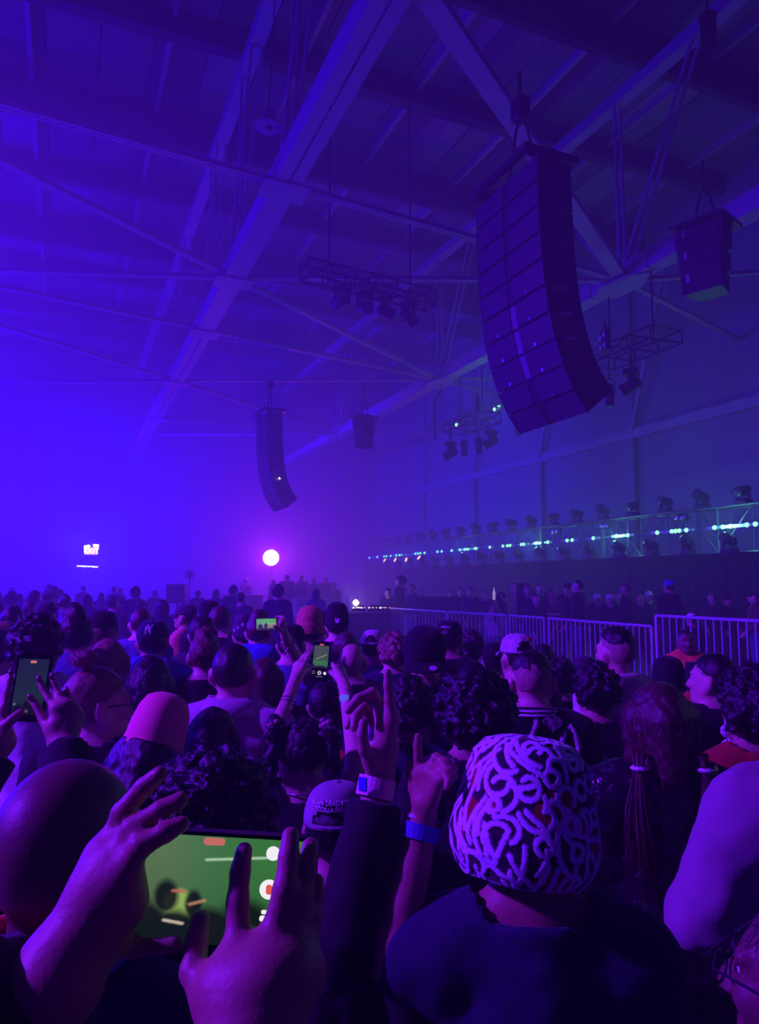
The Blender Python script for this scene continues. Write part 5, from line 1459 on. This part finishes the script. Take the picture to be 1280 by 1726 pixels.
p = person('filmer', 515, 1206, 2.36, -4, 'light', 'pigtails', 'black', 'black', vox=.010, sleeve='none', label='woman with two braided pigtails and bare arms raised, filming with a phone', wide=.94, neckline=1.40,
           arms={-1: (None, (452, 1266, 2.42), (489, 1172, 2.66)), 1: (None, (601, 1276, 2.46), (583, 1166, 2.70))},
           hands={-1: dict(wrist=(493, 1160, 2.70), vox=.0055, rf=.0085, rt=.0095, rp=.013, mcp=[(512, 1124, 2.78), (506, 1120, 2.80), (502, 1120, 2.82), (499, 1124, 2.83)], blobs=[((500, 1142, 2.73), .015)],
                           fingers=[[(506, 1146, 2.74), (514, 1133, 2.79), (521, 1125, 2.84), (528, 1121, 2.86)], [(512, 1124, 2.78), (519, 1108, 2.84), (524, 1099, 2.88), (529, 1092, 2.90)], [(506, 1120, 2.80), (515, 1104, 2.87), (521, 1096, 2.93), (528, 1092, 2.96)], [(502, 1120, 2.82), (511, 1106, 2.90), (518, 1101, 2.96), (527, 1099, 2.98)], [(499, 1124, 2.83), (508, 1114, 2.92), (517, 1112, 2.97), (526, 1112, 2.98)]]),
                  1: dict(wrist=(580, 1156, 2.73), vox=.0055, rf=.0085, rt=.0095, rp=.013, mcp=[(566, 1128, 2.80), (571, 1126, 2.82), (575, 1128, 2.84), (578, 1133, 2.85)], blobs=[((574, 1142, 2.76), .015)],
                          fingers=[[(570, 1146, 2.76), (563, 1138, 2.80), (557, 1134, 2.83), (551, 1132, 2.845)], [(566, 1128, 2.80), (562, 1120, 2.88), (560, 1118, 2.94), (555, 1116, 2.95)], [(571, 1126, 2.82), (565, 1124, 2.92), (561, 1124, 2.96), (555, 1124, 2.97)], [(575, 1128, 2.84), (568, 1130, 2.93), (562, 1131, 2.97), (556, 1131, 2.98)], [(578, 1133, 2.85), (571, 1137, 2.93), (565, 1138, 2.97), (559, 1138, 2.98)]])})
a, b = Vector(p['L']((583, 1168, 2.69))), Vector(p['L']((588, 1196, 2.64)))
wt = ring(p, a + (b - a) * .35, b - a, .030, .026, 'watch_strap', mat('pink strap', (.75, .35, .42), .6))
MB().box(Vector(p['L']((581, 1177, 2.635))), (.034, .006, .030), None, .003).build('watch_face', glow('watch glow', (.08, .12, 1.0), .8), wt)
ring(p, a + (b - a) * .72, b - a, .033, .006, 'bracelet', CHROME)
a, b = Vector(p['L']((489, 1174, 2.655))), Vector(p['L']((474, 1212, 2.56)))
for t in (.25, .42, .62): ring(p, a + (b - a) * t, b - a, .031, .007, 'bracelet', CHROME)
mb = MB(); mb.tube([(.066 * math.cos(t), -.022 + .07 * math.sin(t), 1.452 - .012 * math.sin(t)) for t in [i * 2 * math.pi / 24 for i in range(25)]], .0032, 6); mb.build('necklace', CHROME, p['root'])
SCR = mat('patterned scrunchie', (.55, .25, .28), .8, 0, .8, 60)
for sd in (-1, 1):
    mb = MB()
    for i in range(9):
        t = i * 2 * math.pi / 9; mb.lathe([(.003, -.010), (.012, -.004), (.013, .005), (.003, .011)], 6, None, p['M'] @ Vector((sd * .098 + .024 * math.cos(t), -.06 + .024 * math.sin(t), 1.715 + .01 * math.sin(t * 3))))
    mb.build('scrunchie', SCR, p['root'], smooth=True)
mb = MB()
for sd in (-1, 1): mb.tube([(sd * .11, .08, 1.33), (sd * .118, .05, 1.43), (sd * .125, -.02, 1.462), (sd * .12, -.07, 1.42), (sd * .10, -.115, 1.32)], .008, 6)
mb.build('shirt_strap', CL['black'], p['root'])
def pic_mid(u, v):
    c = np.stack([.04 + .02 * v, .07 + .09 * np.exp(-((v - .22) / .14) ** 2), .05 + .02 * v], 1)
    c = mixc(c, .6 * streak(u, v, (.2, .40), (.85, .60), .02), (.35, .5, .3)); c = mixc(c, .5 * streak(u, v, (.55, .95), (.95, .8), .03), (.02, .05, .05))
    c = mixc(c, blobs(u, v, [(.5, -.02, .7, .16)], 0), (.012, .008, .02))
    return c
phone('phone held upright by the woman with bare arms, camera controls lit below the picture', (529, 1081, 2.92), (558, 1083, 2.92), (525, 1147, 2.88), pic_mid,
      [('timer_pill', 'pill', .5, 1.05, .24, .08, UI_R), ('record_ring', 'ring', .5, -.20, .11, 0, UI_W), ('record_mark', 'disc', .5, -.20, .05, 0, UI_P), ('flip_button', 'disc', .86, -.21, .085, 0, UI_W), ('thumbnail', 'ring', .10, -.19, .09, 0, glow('screen grey', (.5, .5, .55), .35)), ('home_bar', 'pill', .5, -.36, .4, .03, glow('screen grey', (.5, .5, .55), .35))], 40, 80, (.07, .07, .10, .32))
p = person('navypatch', 550, 1146, 3.15, -8, 'mid', 'short', 'black', 'navy', label='dark-haired person in a navy jacket with an orange shoulder patch, below the upright phone')
MB().box((.10, -.155, 1.40), (.05, .012, .05), Matrix.Rotation(.5, 3, 'Y'), .003).build('shoulder_patch', CL['orange'], p['root'])
p = person('behindhand', 690, 1142, 2.75, -5, 'mid', 'curly', 'black', 'navy', label='person with round dark hair and a hoop earring behind the raised pointing hands')
mb = MB(); mb.tube([p['M'] @ Vector((-.086, -.01 + .016 * math.cos(t), 1.56 + .016 * math.sin(t))) for t in [i * .5236 for i in range(13)]], .003, 5); mb.build('earring', CHROME, p['root'])
person('wildhair', 797, 1128, 2.2, 6, 'mid', 'afro', 'black', 'black', vox=.012, label='person with wild dark hair standing left of the man with shaved sides')
p = person('varsity', 897, 1092, 2.8, -5, 'light', 'fade', 'black', 'black', vox=.010, collar='stand', wide=1.05, pitch=12, scale=.925, label='man with shaved sides in a black varsity jacket with white heart letters', thick=.024)
mb = MB(); 
for z in (1.468, 1.484):
    q = MB(); pts = [(.098 * math.cos(t), -.03 + .098 * math.sin(t), z + .012 - .012 * math.sin(t)) for t in [math.pi * (1.0 + i / 16) for i in range(17)]]
    q.tube(pts, .0048, 6); q.build('collar_stripe', CL['white'], p['root'])
# chenille letters on the back: an arch, a heart and another arch
from mathutils.bvhtree import BVHTree
_jk = [c for c in p['root'].children if c.name.startswith('jacket')][0]
_bv = BVHTree.FromPolygons([v.co.copy() for v in _jk.data.vertices], [tuple(q.vertices) for q in _jk.data.polygons])
def on_back(x, z):
    z = z + .20
    hit = _bv.ray_cast(Vector((x, -.6, z)), Vector((0, 1, 0)))[0]
    if hit is not None: return Vector((x, hit.y - .004, z))
    return Vector((x, -.145 - .012 * math.cos(x * 9) + max(0, z - 1.36) * .62 + .0, z))
CHEN = mat('chenille', (.80, .78, .80), .95, 0, .3, 120, 1.0, 260)
def fuzzy(pts, r):
    mb = MB(); rr = random.Random(3); mb.tube(pts, [r * (1 + .18 * math.sin(i * 2.7)) for i in range(len(pts))], 8); return mb
jk = [c for c in p['root'].children if c.name.startswith('jacket')][0]
def arc(cx, cz, rx, rz, a0, a1, n=18): return [on_back(cx + rx * math.cos(math.radians(a0 + (a1 - a0) * i / n)), cz + rz * math.sin(math.radians(a0 + (a1 - a0) * i / n))) for i in range(n + 1)]
fuzzy([on_back(-.005, 1.295), on_back(.000, 1.26), on_back(-.010, 1.235), on_back(-.025, 1.20), on_back(-.03, 1.16)][::-1], .011).build('letter', CHEN, jk, smooth=True)
fuzzy([on_back(.085, 1.12), on_back(.10, 1.20), on_back(.112, 1.235), on_back(.128, 1.25), on_back(.148, 1.225), on_back(.16, 1.17), on_back(.155, 1.12), on_back(.145, 1.07)], .011).build('letter', CHEN, jk, smooth=True)
hp = [(.055 * (16 * math.sin(t) ** 3) / 17, .055 * (13 * math.cos(t) - 5 * math.cos(2 * t) - 2 * math.cos(3 * t) - math.cos(4 * t)) / 17) for t in [i * 2 * math.pi / 36 for i in range(36)]]
MB().prism(hp, -.012, .0, lambda x, y, z: on_back(.06 + x * .75, 1.262 + y * .6) + Vector((0, -.006 + z, 0))).build('heart_patch', CHEN, jk)
p = person('leather', 1108, 1146, 2.02, -6, 'light', 'bob', 'brown', CL['leather'], vox=.010, label='long-haired woman in a shiny black leather jacket with two low ponytails', thick=.024, foldamp=1.9)
for sd in (-1, 1):
    mb = MB()
    rr = random.Random(5 + sd)
    for i in range(70):
        a_ = rr.uniform(0, 6.28); q_ = rr.uniform(.3, 1); f_ = rr.uniform(.5, 1.6); le = rr.uniform(.22, .36)
        mb.tube([(sd * .082 + .022 * q_ * math.cos(a_), -.105 + .02 * q_ * math.sin(a_), 1.545), (sd * .09 + .010 * q_ * math.cos(a_), -.118 + .010 * q_ * math.sin(a_), 1.505), (sd * .098 + .03 * q_ * f_ * math.cos(a_), -.142 + .02 * q_ * math.sin(a_), 1.50 - le * .45), (sd * .104 + .034 * q_ * f_ * math.cos(a_ + .6), -.165 + .016 * q_ * math.sin(a_), 1.50 - le)], [.0034, .003, .003, .0006], 4)
    mb.build('ponytail', HAIRM['brown'], p['root'], smooth=True)
    mb = MB(); mb.lathe([(.018, -.006), (.024, 0), (.018, .006)], 10, None, (sd * .088, -.115, 1.505)); mb.build('hair_tie', CL['white'], p['root'])
p = person('curlyright', 1264, 1122, 2.3, 8, 'mid', 'afro', 'black', 'red', vox=.012, label='person with dark curls and a dark red top above the lavender sleeve')
p = person('capbeard', 1200, 1100, 3.15, 12, 'light', 'short', 'black', 'black', label='dark-haired man in profile facing left with a pale furry cloth on his back', turn=36, eyes=True)
mb = MB(); rr = random.Random(2)
for i in range(26): mb.lathe([(.004, -.03), (.022, -.012), (.022, .012), (.004, .03)], 6, None, (-.015 + rr.uniform(-.045, .045), -.15 + rr.uniform(-.012, .012), 1.37 + rr.uniform(-.08, .07)))
mb.build('furry_cloth', CL['white'], p['root'], smooth=True)
person('bigdark', 1004, 1116, 3.05, scale=.875, yaw=-4, skin='mid', hair='curly', haircol='black', shirt=mat('striped cloth', (.10, .09, .12), .85, 0, .9, 16, stretch=(.2, .2, 4)), vox=.013, label='person with thick dark hair and a striped top right of the heart jacket', wide=.98)
p = person('undercut', 1037, 1056, 3.45, 22, 'light', 'fade', 'black', 'cream', label='man with a dark undercut in a pale jacket with an olive stripe, before the barrier', collar='stand', thick=.022)
MB().box((.10, -.11, 1.44), (.05, .10, .022), Matrix.Rotation(.35, 3, 'Y'), .005).build('shoulder_stripe', CL['olive'], p['root'])
person('blackbeanie', 1125, 1110, 3.7, -6, 'mid', 'short', 'black', 'black', 'beanie', 'black', label='person in a black beanie in front of the guard', hatz=.03)
p = person('printcap', 870, 1063, 3.75, 14, 'light', 'buzz', 'dark', 'charcoal', 'cap', mat('printed cap cloth', (.55, .5, .5), .8, 0, .9, 34), backwards=False, label='person in a pale printed cap with an orange patch, behind the varsity jacket man')
q = dome_point(.5, .5, .094, .114, .104, 1.638, .62); MB().box(p['hat'][1] @ q, (.035, .012, .022), Matrix.Rotation(.3, 3, 'Z'), .003).build('patch', CL['orange'], p['hat'][0])
person('darkcap', 838, 1077, 4.3, -30, 'light', 'short', 'black', 'black', 'cap', 'black', label='person in a plain black cap turned right, left of the printed cap', opening=False)
person('roundhead', 914, 1084, 4.3, 0, 'mid', 'short', 'black', 'black', label='dark round head showing just right of the printed cap')
person('shadowhair', 944, 1110, 3.7, 4, 'mid', 'curly', 'black', 'black', label='dark curly head between the varsity jacket man and the barrier bars')
p = person('palebrim', 986, 1102, 4.7, -40, 'light', 'short', 'black', 'black', 'cap', 'charcoal', brimmat=CL['cream'], label='person in a dark cap with a pale brim, low before the barrier', opening=False)
p = person('strapcap', 716, 1056, 2.98, -4, 'mid', 'short', 'dark', 'black', 'cap', 'black', backwards=True, vox=.012, label='person in a big black cap worn backwards with a round sticker on the visor', hattilt=20, opening=False, hats=1.15)
mb = MB(); mb.lathe([(.018, 0), (.018, .002)], 20, Matrix.Rotation(.5, 3, 'X'), p['hat'][1] @ Vector((.034, -.160, 1.634))); mb.build('sticker', mat('silver sticker', (.5, .45, .5), .5), p['hat'][0])
p = person('scriptcap', 757, 1041, 4.5, -14, 'mid', 'short', 'dark', 'black', 'cap', 'black', label='person in a black cap with small white script above the strap opening')
dome_text('lettering', 'wildco', .026, THREAD, p['hat'][0], p['hat'][1], 1.638 + .058, -.005)
person('besidescript', 792, 1064, 4.2, 4, 'mid', 'curly', 'dark', 'black', label='person with dark fluffy hair right of the script cap')
p = person('tancap', 629, 1058, 4.9, -8, 'light', 'short', 'dark', 'denim', 'cap', cloth('pale cap', (.50, .46, .46)), label='person in a pale cap with strap opening and a blue top')
person('curlblonde', 664, 1067, 4.4, 10, 'light', 'curly', 'light', 'navy', label='woman with light curly hair left of the big black cap', eyes=True)
person('baldback', 594, 1081, 4.2, -4, 'light', 'bald', shirt='black', label='bald man in a black jacket right of the upright phone')
person('sleekhair', 583, 1064, 5.2, 4, 'light', 'bob', 'brown', 'charcoal', label='person with sleek brown hair just behind the bald man')
p = person('bearbeanie', 569, 1020, 5.5, -6, 'light', 'short', 'black', 'black', 'beanie', 'black', tall=.015, hatz=.035, label='person in a black beanie with a small white bear badge')
mb = MB(); c = p['hat'][1] @ Vector((.02, -.112, .05)); mb.lathe([(.017, 0), (.017, .004)], 14, Matrix.Rotation(math.pi / 2, 3, 'X'), c)
for sd in (-1, 1): mb.lathe([(.007, 0), (.007, .004)], 8, Matrix.Rotation(math.pi / 2, 3, 'X'), c + Vector((sd * .013, 0, .016)))
mb.build('bear_badge', CL['white'], p['hat'][0])
person('orangehat', 523, 1026, 5.0, 4, 'light', 'short', 'dark', 'black', 'beanie', mat('orange printed cloth', (.75, .25, .12), .85, 0, .9, 55), hatz=.025, label='person in a mottled orange hat')
person('behindorange', 545, 1026, 6.3, 0, 'mid', 'short', 'black', 'black', 'cap', 'black', label='person in a dark cap half hidden behind the orange hat')
person('bluehood', 436, 1033, 5.0, 0, 'light', 'quiff', 'brown', 'blue', hood=True, label='brown-haired person in a bright blue hooded top below the sideways phone')
p = person('bandana', 413, 1041, 4.75, 12, 'light', 'short', 'black', 'blue', 'beanie', mat('bandana cloth', (.05, .04, .06), .85, 0, .9, 22), label='person in a dark bandana with pale marks, left of the sideways phone', hatz=.01)
rr = random.Random(4)
for i in range(6):
    th = -1.0 + .4 * i; z = .05 + .022 * (i % 3); mb = MB(); mb.box(p['hat'][1] @ Vector((.094 * math.sin(th), -.112 * math.cos(th), z)), (.022, .010, .024), Matrix.Rotation(rr.uniform(-1, 1), 3, 'Y') @ Matrix.Rotation(th, 3, 'Z'), .002); mb.build('print_mark', CL['white'], p['hat'][0])
person('brownhalf', 447, 1107, 3.5, 4, 'light', 'bob', 'brown', 'black', label='person with short brown hair right of the collared shirt man')
person('redcurl', 347, 1064, 3.45, 8, 'light', 'quiff', 'red', 'black', vox=.013, label='man with wavy reddish-brown hair in a black top')
person('topknotdark', 344, 1036, 4.5, -4, 'light', 'short', 'dark', 'charcoal', label='dark-haired man just behind the wavy reddish hair')
person('talldark', 373, 1020, 5.1, -12, 'light', 'short', 'brown', 'black', label='tall man with brown hair below the round-topped cap')
p = person('roundcap', 354, 1008, 6.2, -8, 'mid', 'short', 'black', 'black', 'cap', 'black', label='tallest man of the middle group, in a round black cap', opening=False)
p = person('sunglasses', 257, 1104, 2.75, 4, 'light', 'long', 'black', 'black', vox=.013, label='person with long black hair and sunglasses pushed up on the head')
mb = MB(); Mh = p['M']; mb.tube([Mh @ Vector((.080 * math.cos(t), -.055 + .035 * math.sin(t), 1.664 + .072 * math.sin(t))) for t in [math.pi * i / 16 for i in range(17)]], .0035, 6)
mb.build('sunglasses', CHROME, p['root'])
person('brownblur', 184, 1076, 2.82, 6, 'light', 'bob', 'light', 'blue', vox=.013, label='person with light brown hair right behind the top bun', hood=False)
person('profilebeard', 127, 1025, 3.4, 8, 'light', 'quiff', 'dark', 'denim', vox=.013, hood=True, label='bearded man with swept dark hair and a hooded jacket, face turned left', turn=26, eyes=True)
person('curlleft', 66, 1034, 3.1, 4, 'light', 'curly', 'black', 'white', vox=.012, scale=.985, label='man with short dark curls in a white and blue top above the upright left phone')
p = person('orangehair', 176, 1032, 4.9, -14, 'light', 'bob', 'light', 'black', 'beanie', 'black', hatz=.03, label='person in a black beanie with a bright orange scarf')
mb = MB(); rr = random.Random(8)
for i in range(22): mb.lathe([(.004, -.02), (.02, -.008), (.02, .008), (.004, .02)], 6, None, (.085 * math.cos(i * .3 + 3), -.02 + .095 * math.sin(i * .3 + 3), 1.475 + rr.uniform(-.02, .03)))
mb.build('scarf', mat('orange scarf', (.9, .32, .10), .85, 0, .9, 40), p['root'], smooth=True)
person('fadeleft', 239, 1024, 5.5, 6, 'light', 'buzz', 'brown', 'denim', label='man with cropped hair standing left of the navy team cap')
p = person('teamcap', 259, 1040, 4.7, 6, 'mid', 'short', 'black', 'blue', 'cap', 'navy', hood=True, opening=False, label='person in a navy cap with white interlocked letters and a bright blue hood')
dome_text('emblem', 'N', .062, THREAD, p['hat'][0], p['hat'][1], 1.638 + .042, -.004, .003); dome_text('emblem', 'Y', .066, THREAD, p['hat'][0], p['hat'][1], 1.638 + .047, .004, .004)
person('coralprofile', 312, 1015, 7.0, 78, 'mid', 'short', 'black', 'coral', 'cap', 'charcoal', label='person in a cap and coral jacket seen in profile facing left', opening=False, eyes=True)
person('edgehead', -2, 1060, 3.6, 10, 'mid', 'short', 'black', 'charcoal', label='dark head cut by the left edge above the upright phone')
person('plaid', 300, 1172, 2.95, -4, 'mid', 'bob', 'black', mat('plaid cloth', (.04, .06, .30), .85, 0, .95, 20), label='person in a blue plaid shirt low between the pink beanie and the collared shirt')
for k, (px, yt, Y, hr, hc, ht, lab) in enumerate([(22, 1020, 5.6, 'short', 'black', None, 'dark-haired person left of the short dark curls, head hazy'), (78, 1010, 6.4, 'short', 'black', 'cap', 'person in a dark cap sticking out above the short dark curls'), (51, 1012, 8.6, 'short', 'brown', None, 'hazy head with pink-lit cheek left of the dark cap'),
                                                   (98, 1015, 9.2, 'short', 'dark', None, 'hazy head between the dark cap and the swept hair'), (12, 1046, 4.6, 'long', 'light', None, 'person with light long hair lit pink at the left edge'), (275, 1010, 10.5, 'bob', 'dark', None, 'hazy woman with wavy hair above the navy team cap'),
                                                   (237, 1011, 12, 'short', 'black', None, 'hazy dark head above the cropped-haired man')]):
    person('hz%d' % k, px, yt, Y, RNG.uniform(-20, 20), 'light', hr, hc, ('charcoal', 'black', 'navy')[k % 3], ht, 'charcoal' if ht else None, label=lab, vox=.021, opening=False)

# ---- guard at the barrier, white cap behind it
p = person('guard', 1158, 1060, 6.3, 168, 'dark', 'buzz', 'black', 'orange', label='guard in an orange jacket facing the crowd before the tall barrier', eyes=True, hood=True, vox=.013, roll=4)
MB().prism([(-.05, 1.42), (.05, 1.42), (.09, 1.15), (-.09, 1.15)], 0, .012, lambda x, y, z: Vector((x, .155 + z - .02, y))).build('vest_front', CL['navy'], p['root'])
MB().box((-.05, .165, 1.28), (.05, .012, .05), None, .004).build('badge', CL['coral'], p['root'])
person('whitecap', 1165, 1032, 11.4, 12, 'mid', 'short', 'black', 'charcoal', 'cap', 'white', label='person in a white cap just behind the tall barrier', vox=.022)
p = person('greenlit', 834, 1016, 16.0, -10, 'light', 'longwild', 'light', 'cream', label='fair-haired person bending low behind the barrier with a green-lit face', vox=.022)

# ---- people on the stage side of the barrier
back = [(760, 993, 20.6, 170, 'dark', 'long', None, 'fair woman beside the wedge speaker facing the crowd, left of a pair', 'charcoal'), (777, 990, 20.0, 165, 'dark', 'long', None, 'woman with dark hair in a dark coat, left of the pair past the wedge', 'black'), (794, 989, 19.8, 190, 'dark', 'short', None, 'man of the pair standing right of the wedge speaker', 'navy'),
        (818, 995, 19.4, 140, 'black', 'short', None, 'dim figure left of the thin stand behind the barrier', 'black'), (846, 997, 18.7, 60, 'black', 'short', None, 'dim figure holding up a lit bottle beside the tall speaker', 'black'), (891, 984, 17.4, 170, 'black', 'long', None, 'woman with long dark hair right of the tall speaker', 'black'),
        (911, 982, 18.2, 185, 'dark', 'short', None, 'man with a pale face standing behind two others near the table', 'charcoal'), (904, 1000, 16.7, 200, 'brown', 'short', None, 'person leaning over the pale-topped table', 'navy'), (932, 993, 17.0, 130, 'light', 'quiff', None, 'person with a raised pale hand right of the table', 'brown'),
        (957, 981, 17.2, 160, 'black', 'short', 'cap', 'man in a dark cap left of the broad man in black', 'black'), (974, 976, 15.4, 62, 'black', 'buzz', None, 'broad man in a black coat facing left behind the barrier', 'black'), (1007, 999, 17.6, 175, 'dark', 'short', 'cap', 'person in a pale cap low behind the broad man in black', 'charcoal'),
        (1028, 1000, 17.0, 165, 'dark', 'short', 'cap', 'person in a white-fronted cap facing the crowd', 'black'), (1042, 997, 18.6, 200, 'brown', 'short', None, 'pale face between the white-fronted cap and the balding man', 'black'), (1055, 982, 16.2, 58, 'brown', 'buzz', None, 'balding man in profile facing left before the thin stand', 'black'),
        (1080, 1000, 17.9, 160, 'black', 'short', None, 'small pale face behind the balding man', 'black'), (1094, 995, 18.4, 175, 'dark', 'short', 'cap', 'person in a pale cap left of the man in the blue cap', 'charcoal'), (1127, 976, 15.1, 20, 'black', 'short', 'cap', 'broad man in a blue cap and black jacket behind the barrier', 'black'),
        (1146, 1004, 18.0, 200, 'black', 'short', None, 'small dim face right of the man in the blue cap', 'black'), (1199, 998, 17.2, 178, 'dark', 'short', None, 'dim man facing the crowd left of the beanie wearer', 'charcoal'), (1226, 1000, 16.0, 200, 'black', 'short', 'beanie', 'person in a black beanie looking down at the right', 'black'),
        (1270, 994, 14.8, 70, 'dark', 'short', 'cap', 'person in a cap at the right edge behind the tall barrier', 'brown')]
for k, (px, yt, Y, yw, hc, hr, ht, lab, sh) in enumerate(back):
    hm = 'blue' if px == 1127 else ('white' if 'pale cap' in lab or 'white-fronted' in lab else 'black')
    person('bk%d' % k, px, yt, Y, yw, ('light', 'light', 'mid')[k % 3], hr, hc, sh, ht, hm if ht else None, label=lab, vox=.022, opening=False, eyes=True, wide=1.12 if 'broad' in lab else 1.0,
           arms={1: (None, at(840, 1008, Y - .3), at(838, 1000, Y - .45))} if px == 846 else None)
bt_ = at(833, 1000, 18.2)
mb = MB(); mb.lathe([(.03, -.16), (.034, -.12), (.034, .02), (.014, .08), (.014, .14)], 10); o = mb.build('bottle', glow('lit bottle', (.7, .55, 1), .5), smooth=True); o.location = bt_; tag(o, 'pale glowing bottle held up beside the tall speaker', 'bottle')
# ---- booth crew
person('djbent', 655, 990, 20.4, 160, 'light', 'short', 'black', 'navy', label='dark-haired musician bent over the booth table', vox=.022, pitch=22, eyes=True, hatz=0)
person('djhair', 674, 970, 20.8, 70, 'light', 'afro', 'black', 'black', label='musician with big dark hair standing in profile beside the booth', vox=.022, eyes=True)
person('crewa', 694, 984, 21.6, 120, 'light', 'short', 'black', 'charcoal', label='crew member with a raised arm right behind the big-haired musician', vox=.024, eyes=True)
person('crewb', 712, 991, 22.6, 150, 'light', 'short', 'dark', 'black', label='hazy crew member above the wedge speaker', vox=.024, eyes=True)

# ---- distant silhouettes on a riser, and the crowd fading into the haze
rs_ = empty('riser', (gp(512, 29)[0], 29.0, 0), 0, 'low black riser under the distant silhouettes', 'stage platform')
MB().box((0, 0, .43), (3.0, 2.6, .05), bevel=.01).build('deck', DRAPE, rs_)
MB().box((0, -1.28, .2), (2.96, .03, .4)).build('skirt', DRAPE, rs_)
for sx in (-1.45, 0, 1.45):
    for sy in (-1.2, 1.2): mb = MB(); mb.bar((sx * .98, sy, 0), (sx * .98, sy, .41), .06); mb.build('leg', BLACK, rs_)
sil = [(461, 977, 28.6, None, 'thin silhouette at the left end of the distant riser', .9), (484, 968, 28.4, 'cap', 'wide silhouette in a cap below the ball lamp', 1.35), (508, 969, 28.8, None, 'tall silhouette right of the wide one with the cap', 1.0), (517, 977, 29.6, None, 'hazy silhouette behind the tall one on the riser', .9), (528, 974, 29.1, None, 'silhouette with long hair in the middle of the riser', 1.0), (549, 972, 28.5, None, 'broad silhouette at the right end of the riser', 1.15)]
for k, (px, yt, Y, ht, lab, w) in enumerate(sil):
    person('sil%d' % k, px, yt, Y, 180 if k % 2 else 150, 'mid', 'long' if 'long hair' in lab else 'short', 'black', 'black', ht, 'black' if ht else None, label=lab, z0=.455, vox=.026, wide=w, opening=False)
person('sit', 414, 975, 31.0, 150, 'mid', 'short', 'black', 'black', label='hazy silhouette behind the bar counter with an arm up', vox=.028, arms={1: (None, at(410, 985, 31), at(413, 972, 31))})
person('far562', 563, 981, 29.8, 160, 'mid', 'short', 'black', 'charcoal', label='faint figure right of the riser in the haze', vox=.028)
protos_h = []
for k in range(5):
    p = person('hzproto%d' % k, (60, 20, 150, 110, 205)[k], (994, 998, 1002, 1000, 1004)[k], (11, 12.5, 14, 10, 16)[k], (-10, 15, -25, 30, 5)[k], 'light', ('short', 'curly', 'bob', 'buzz', 'short')[k], 'dark', ('charcoal', 'navy', 'grey', 'black', 'red')[k], 'cap' if k == 4 else None, 'grey' if k == 4 else None,
               label='crowd member fading into the blue haze on the left', group='crowd fading into the haze', vox=.024, opening=False)
    protos_h.append(p)
spots = []
for Yr in (9.2, 11.6, 13.2, 15, 17, 19.2, 21.5, 24, 26.5):
    for px in range(-30, 560, 38):
        x = (px + RNG.uniform(-13, 13) - CX) / FPX * Yr; y = Yr + RNG.uniform(-.6, .6)
        pxx = CX + x / y * FPX
        if (pxx > 395 and y > 20) or (pxx > 200 and y < 12) or (pxx > 300 and y < 17 and RNG.random() < .6) or (pxx > 115 and y > 8.8 and RNG.random() < .62) or RNG.random() < .22: continue
        spots.append((x, y))
placed = [(q['root'].location.x, q['root'].location.y) for q in PEOPLE.values()] + [(gp(301, 24)[0], 24), (gp(321, 24.6)[0], 24.6), (BALL.x, BALL.y), (BALL.x + .5, BALL.y)]
for i, (x, y) in enumerate(spots):
    if any((x - a_) ** 2 + (y - b_) ** 2 < .72 ** 2 for a_, b_ in placed): continue
    placed.append((x, y))
    o = copy_tree(protos_h[i % 5]['root']); o.location = (x, y, 0); o.rotation_euler = (0, 0, RNG.uniform(-.6, .5)); s_ = RNG.uniform(.93, 1.06); o.scale = (s_,) * 3
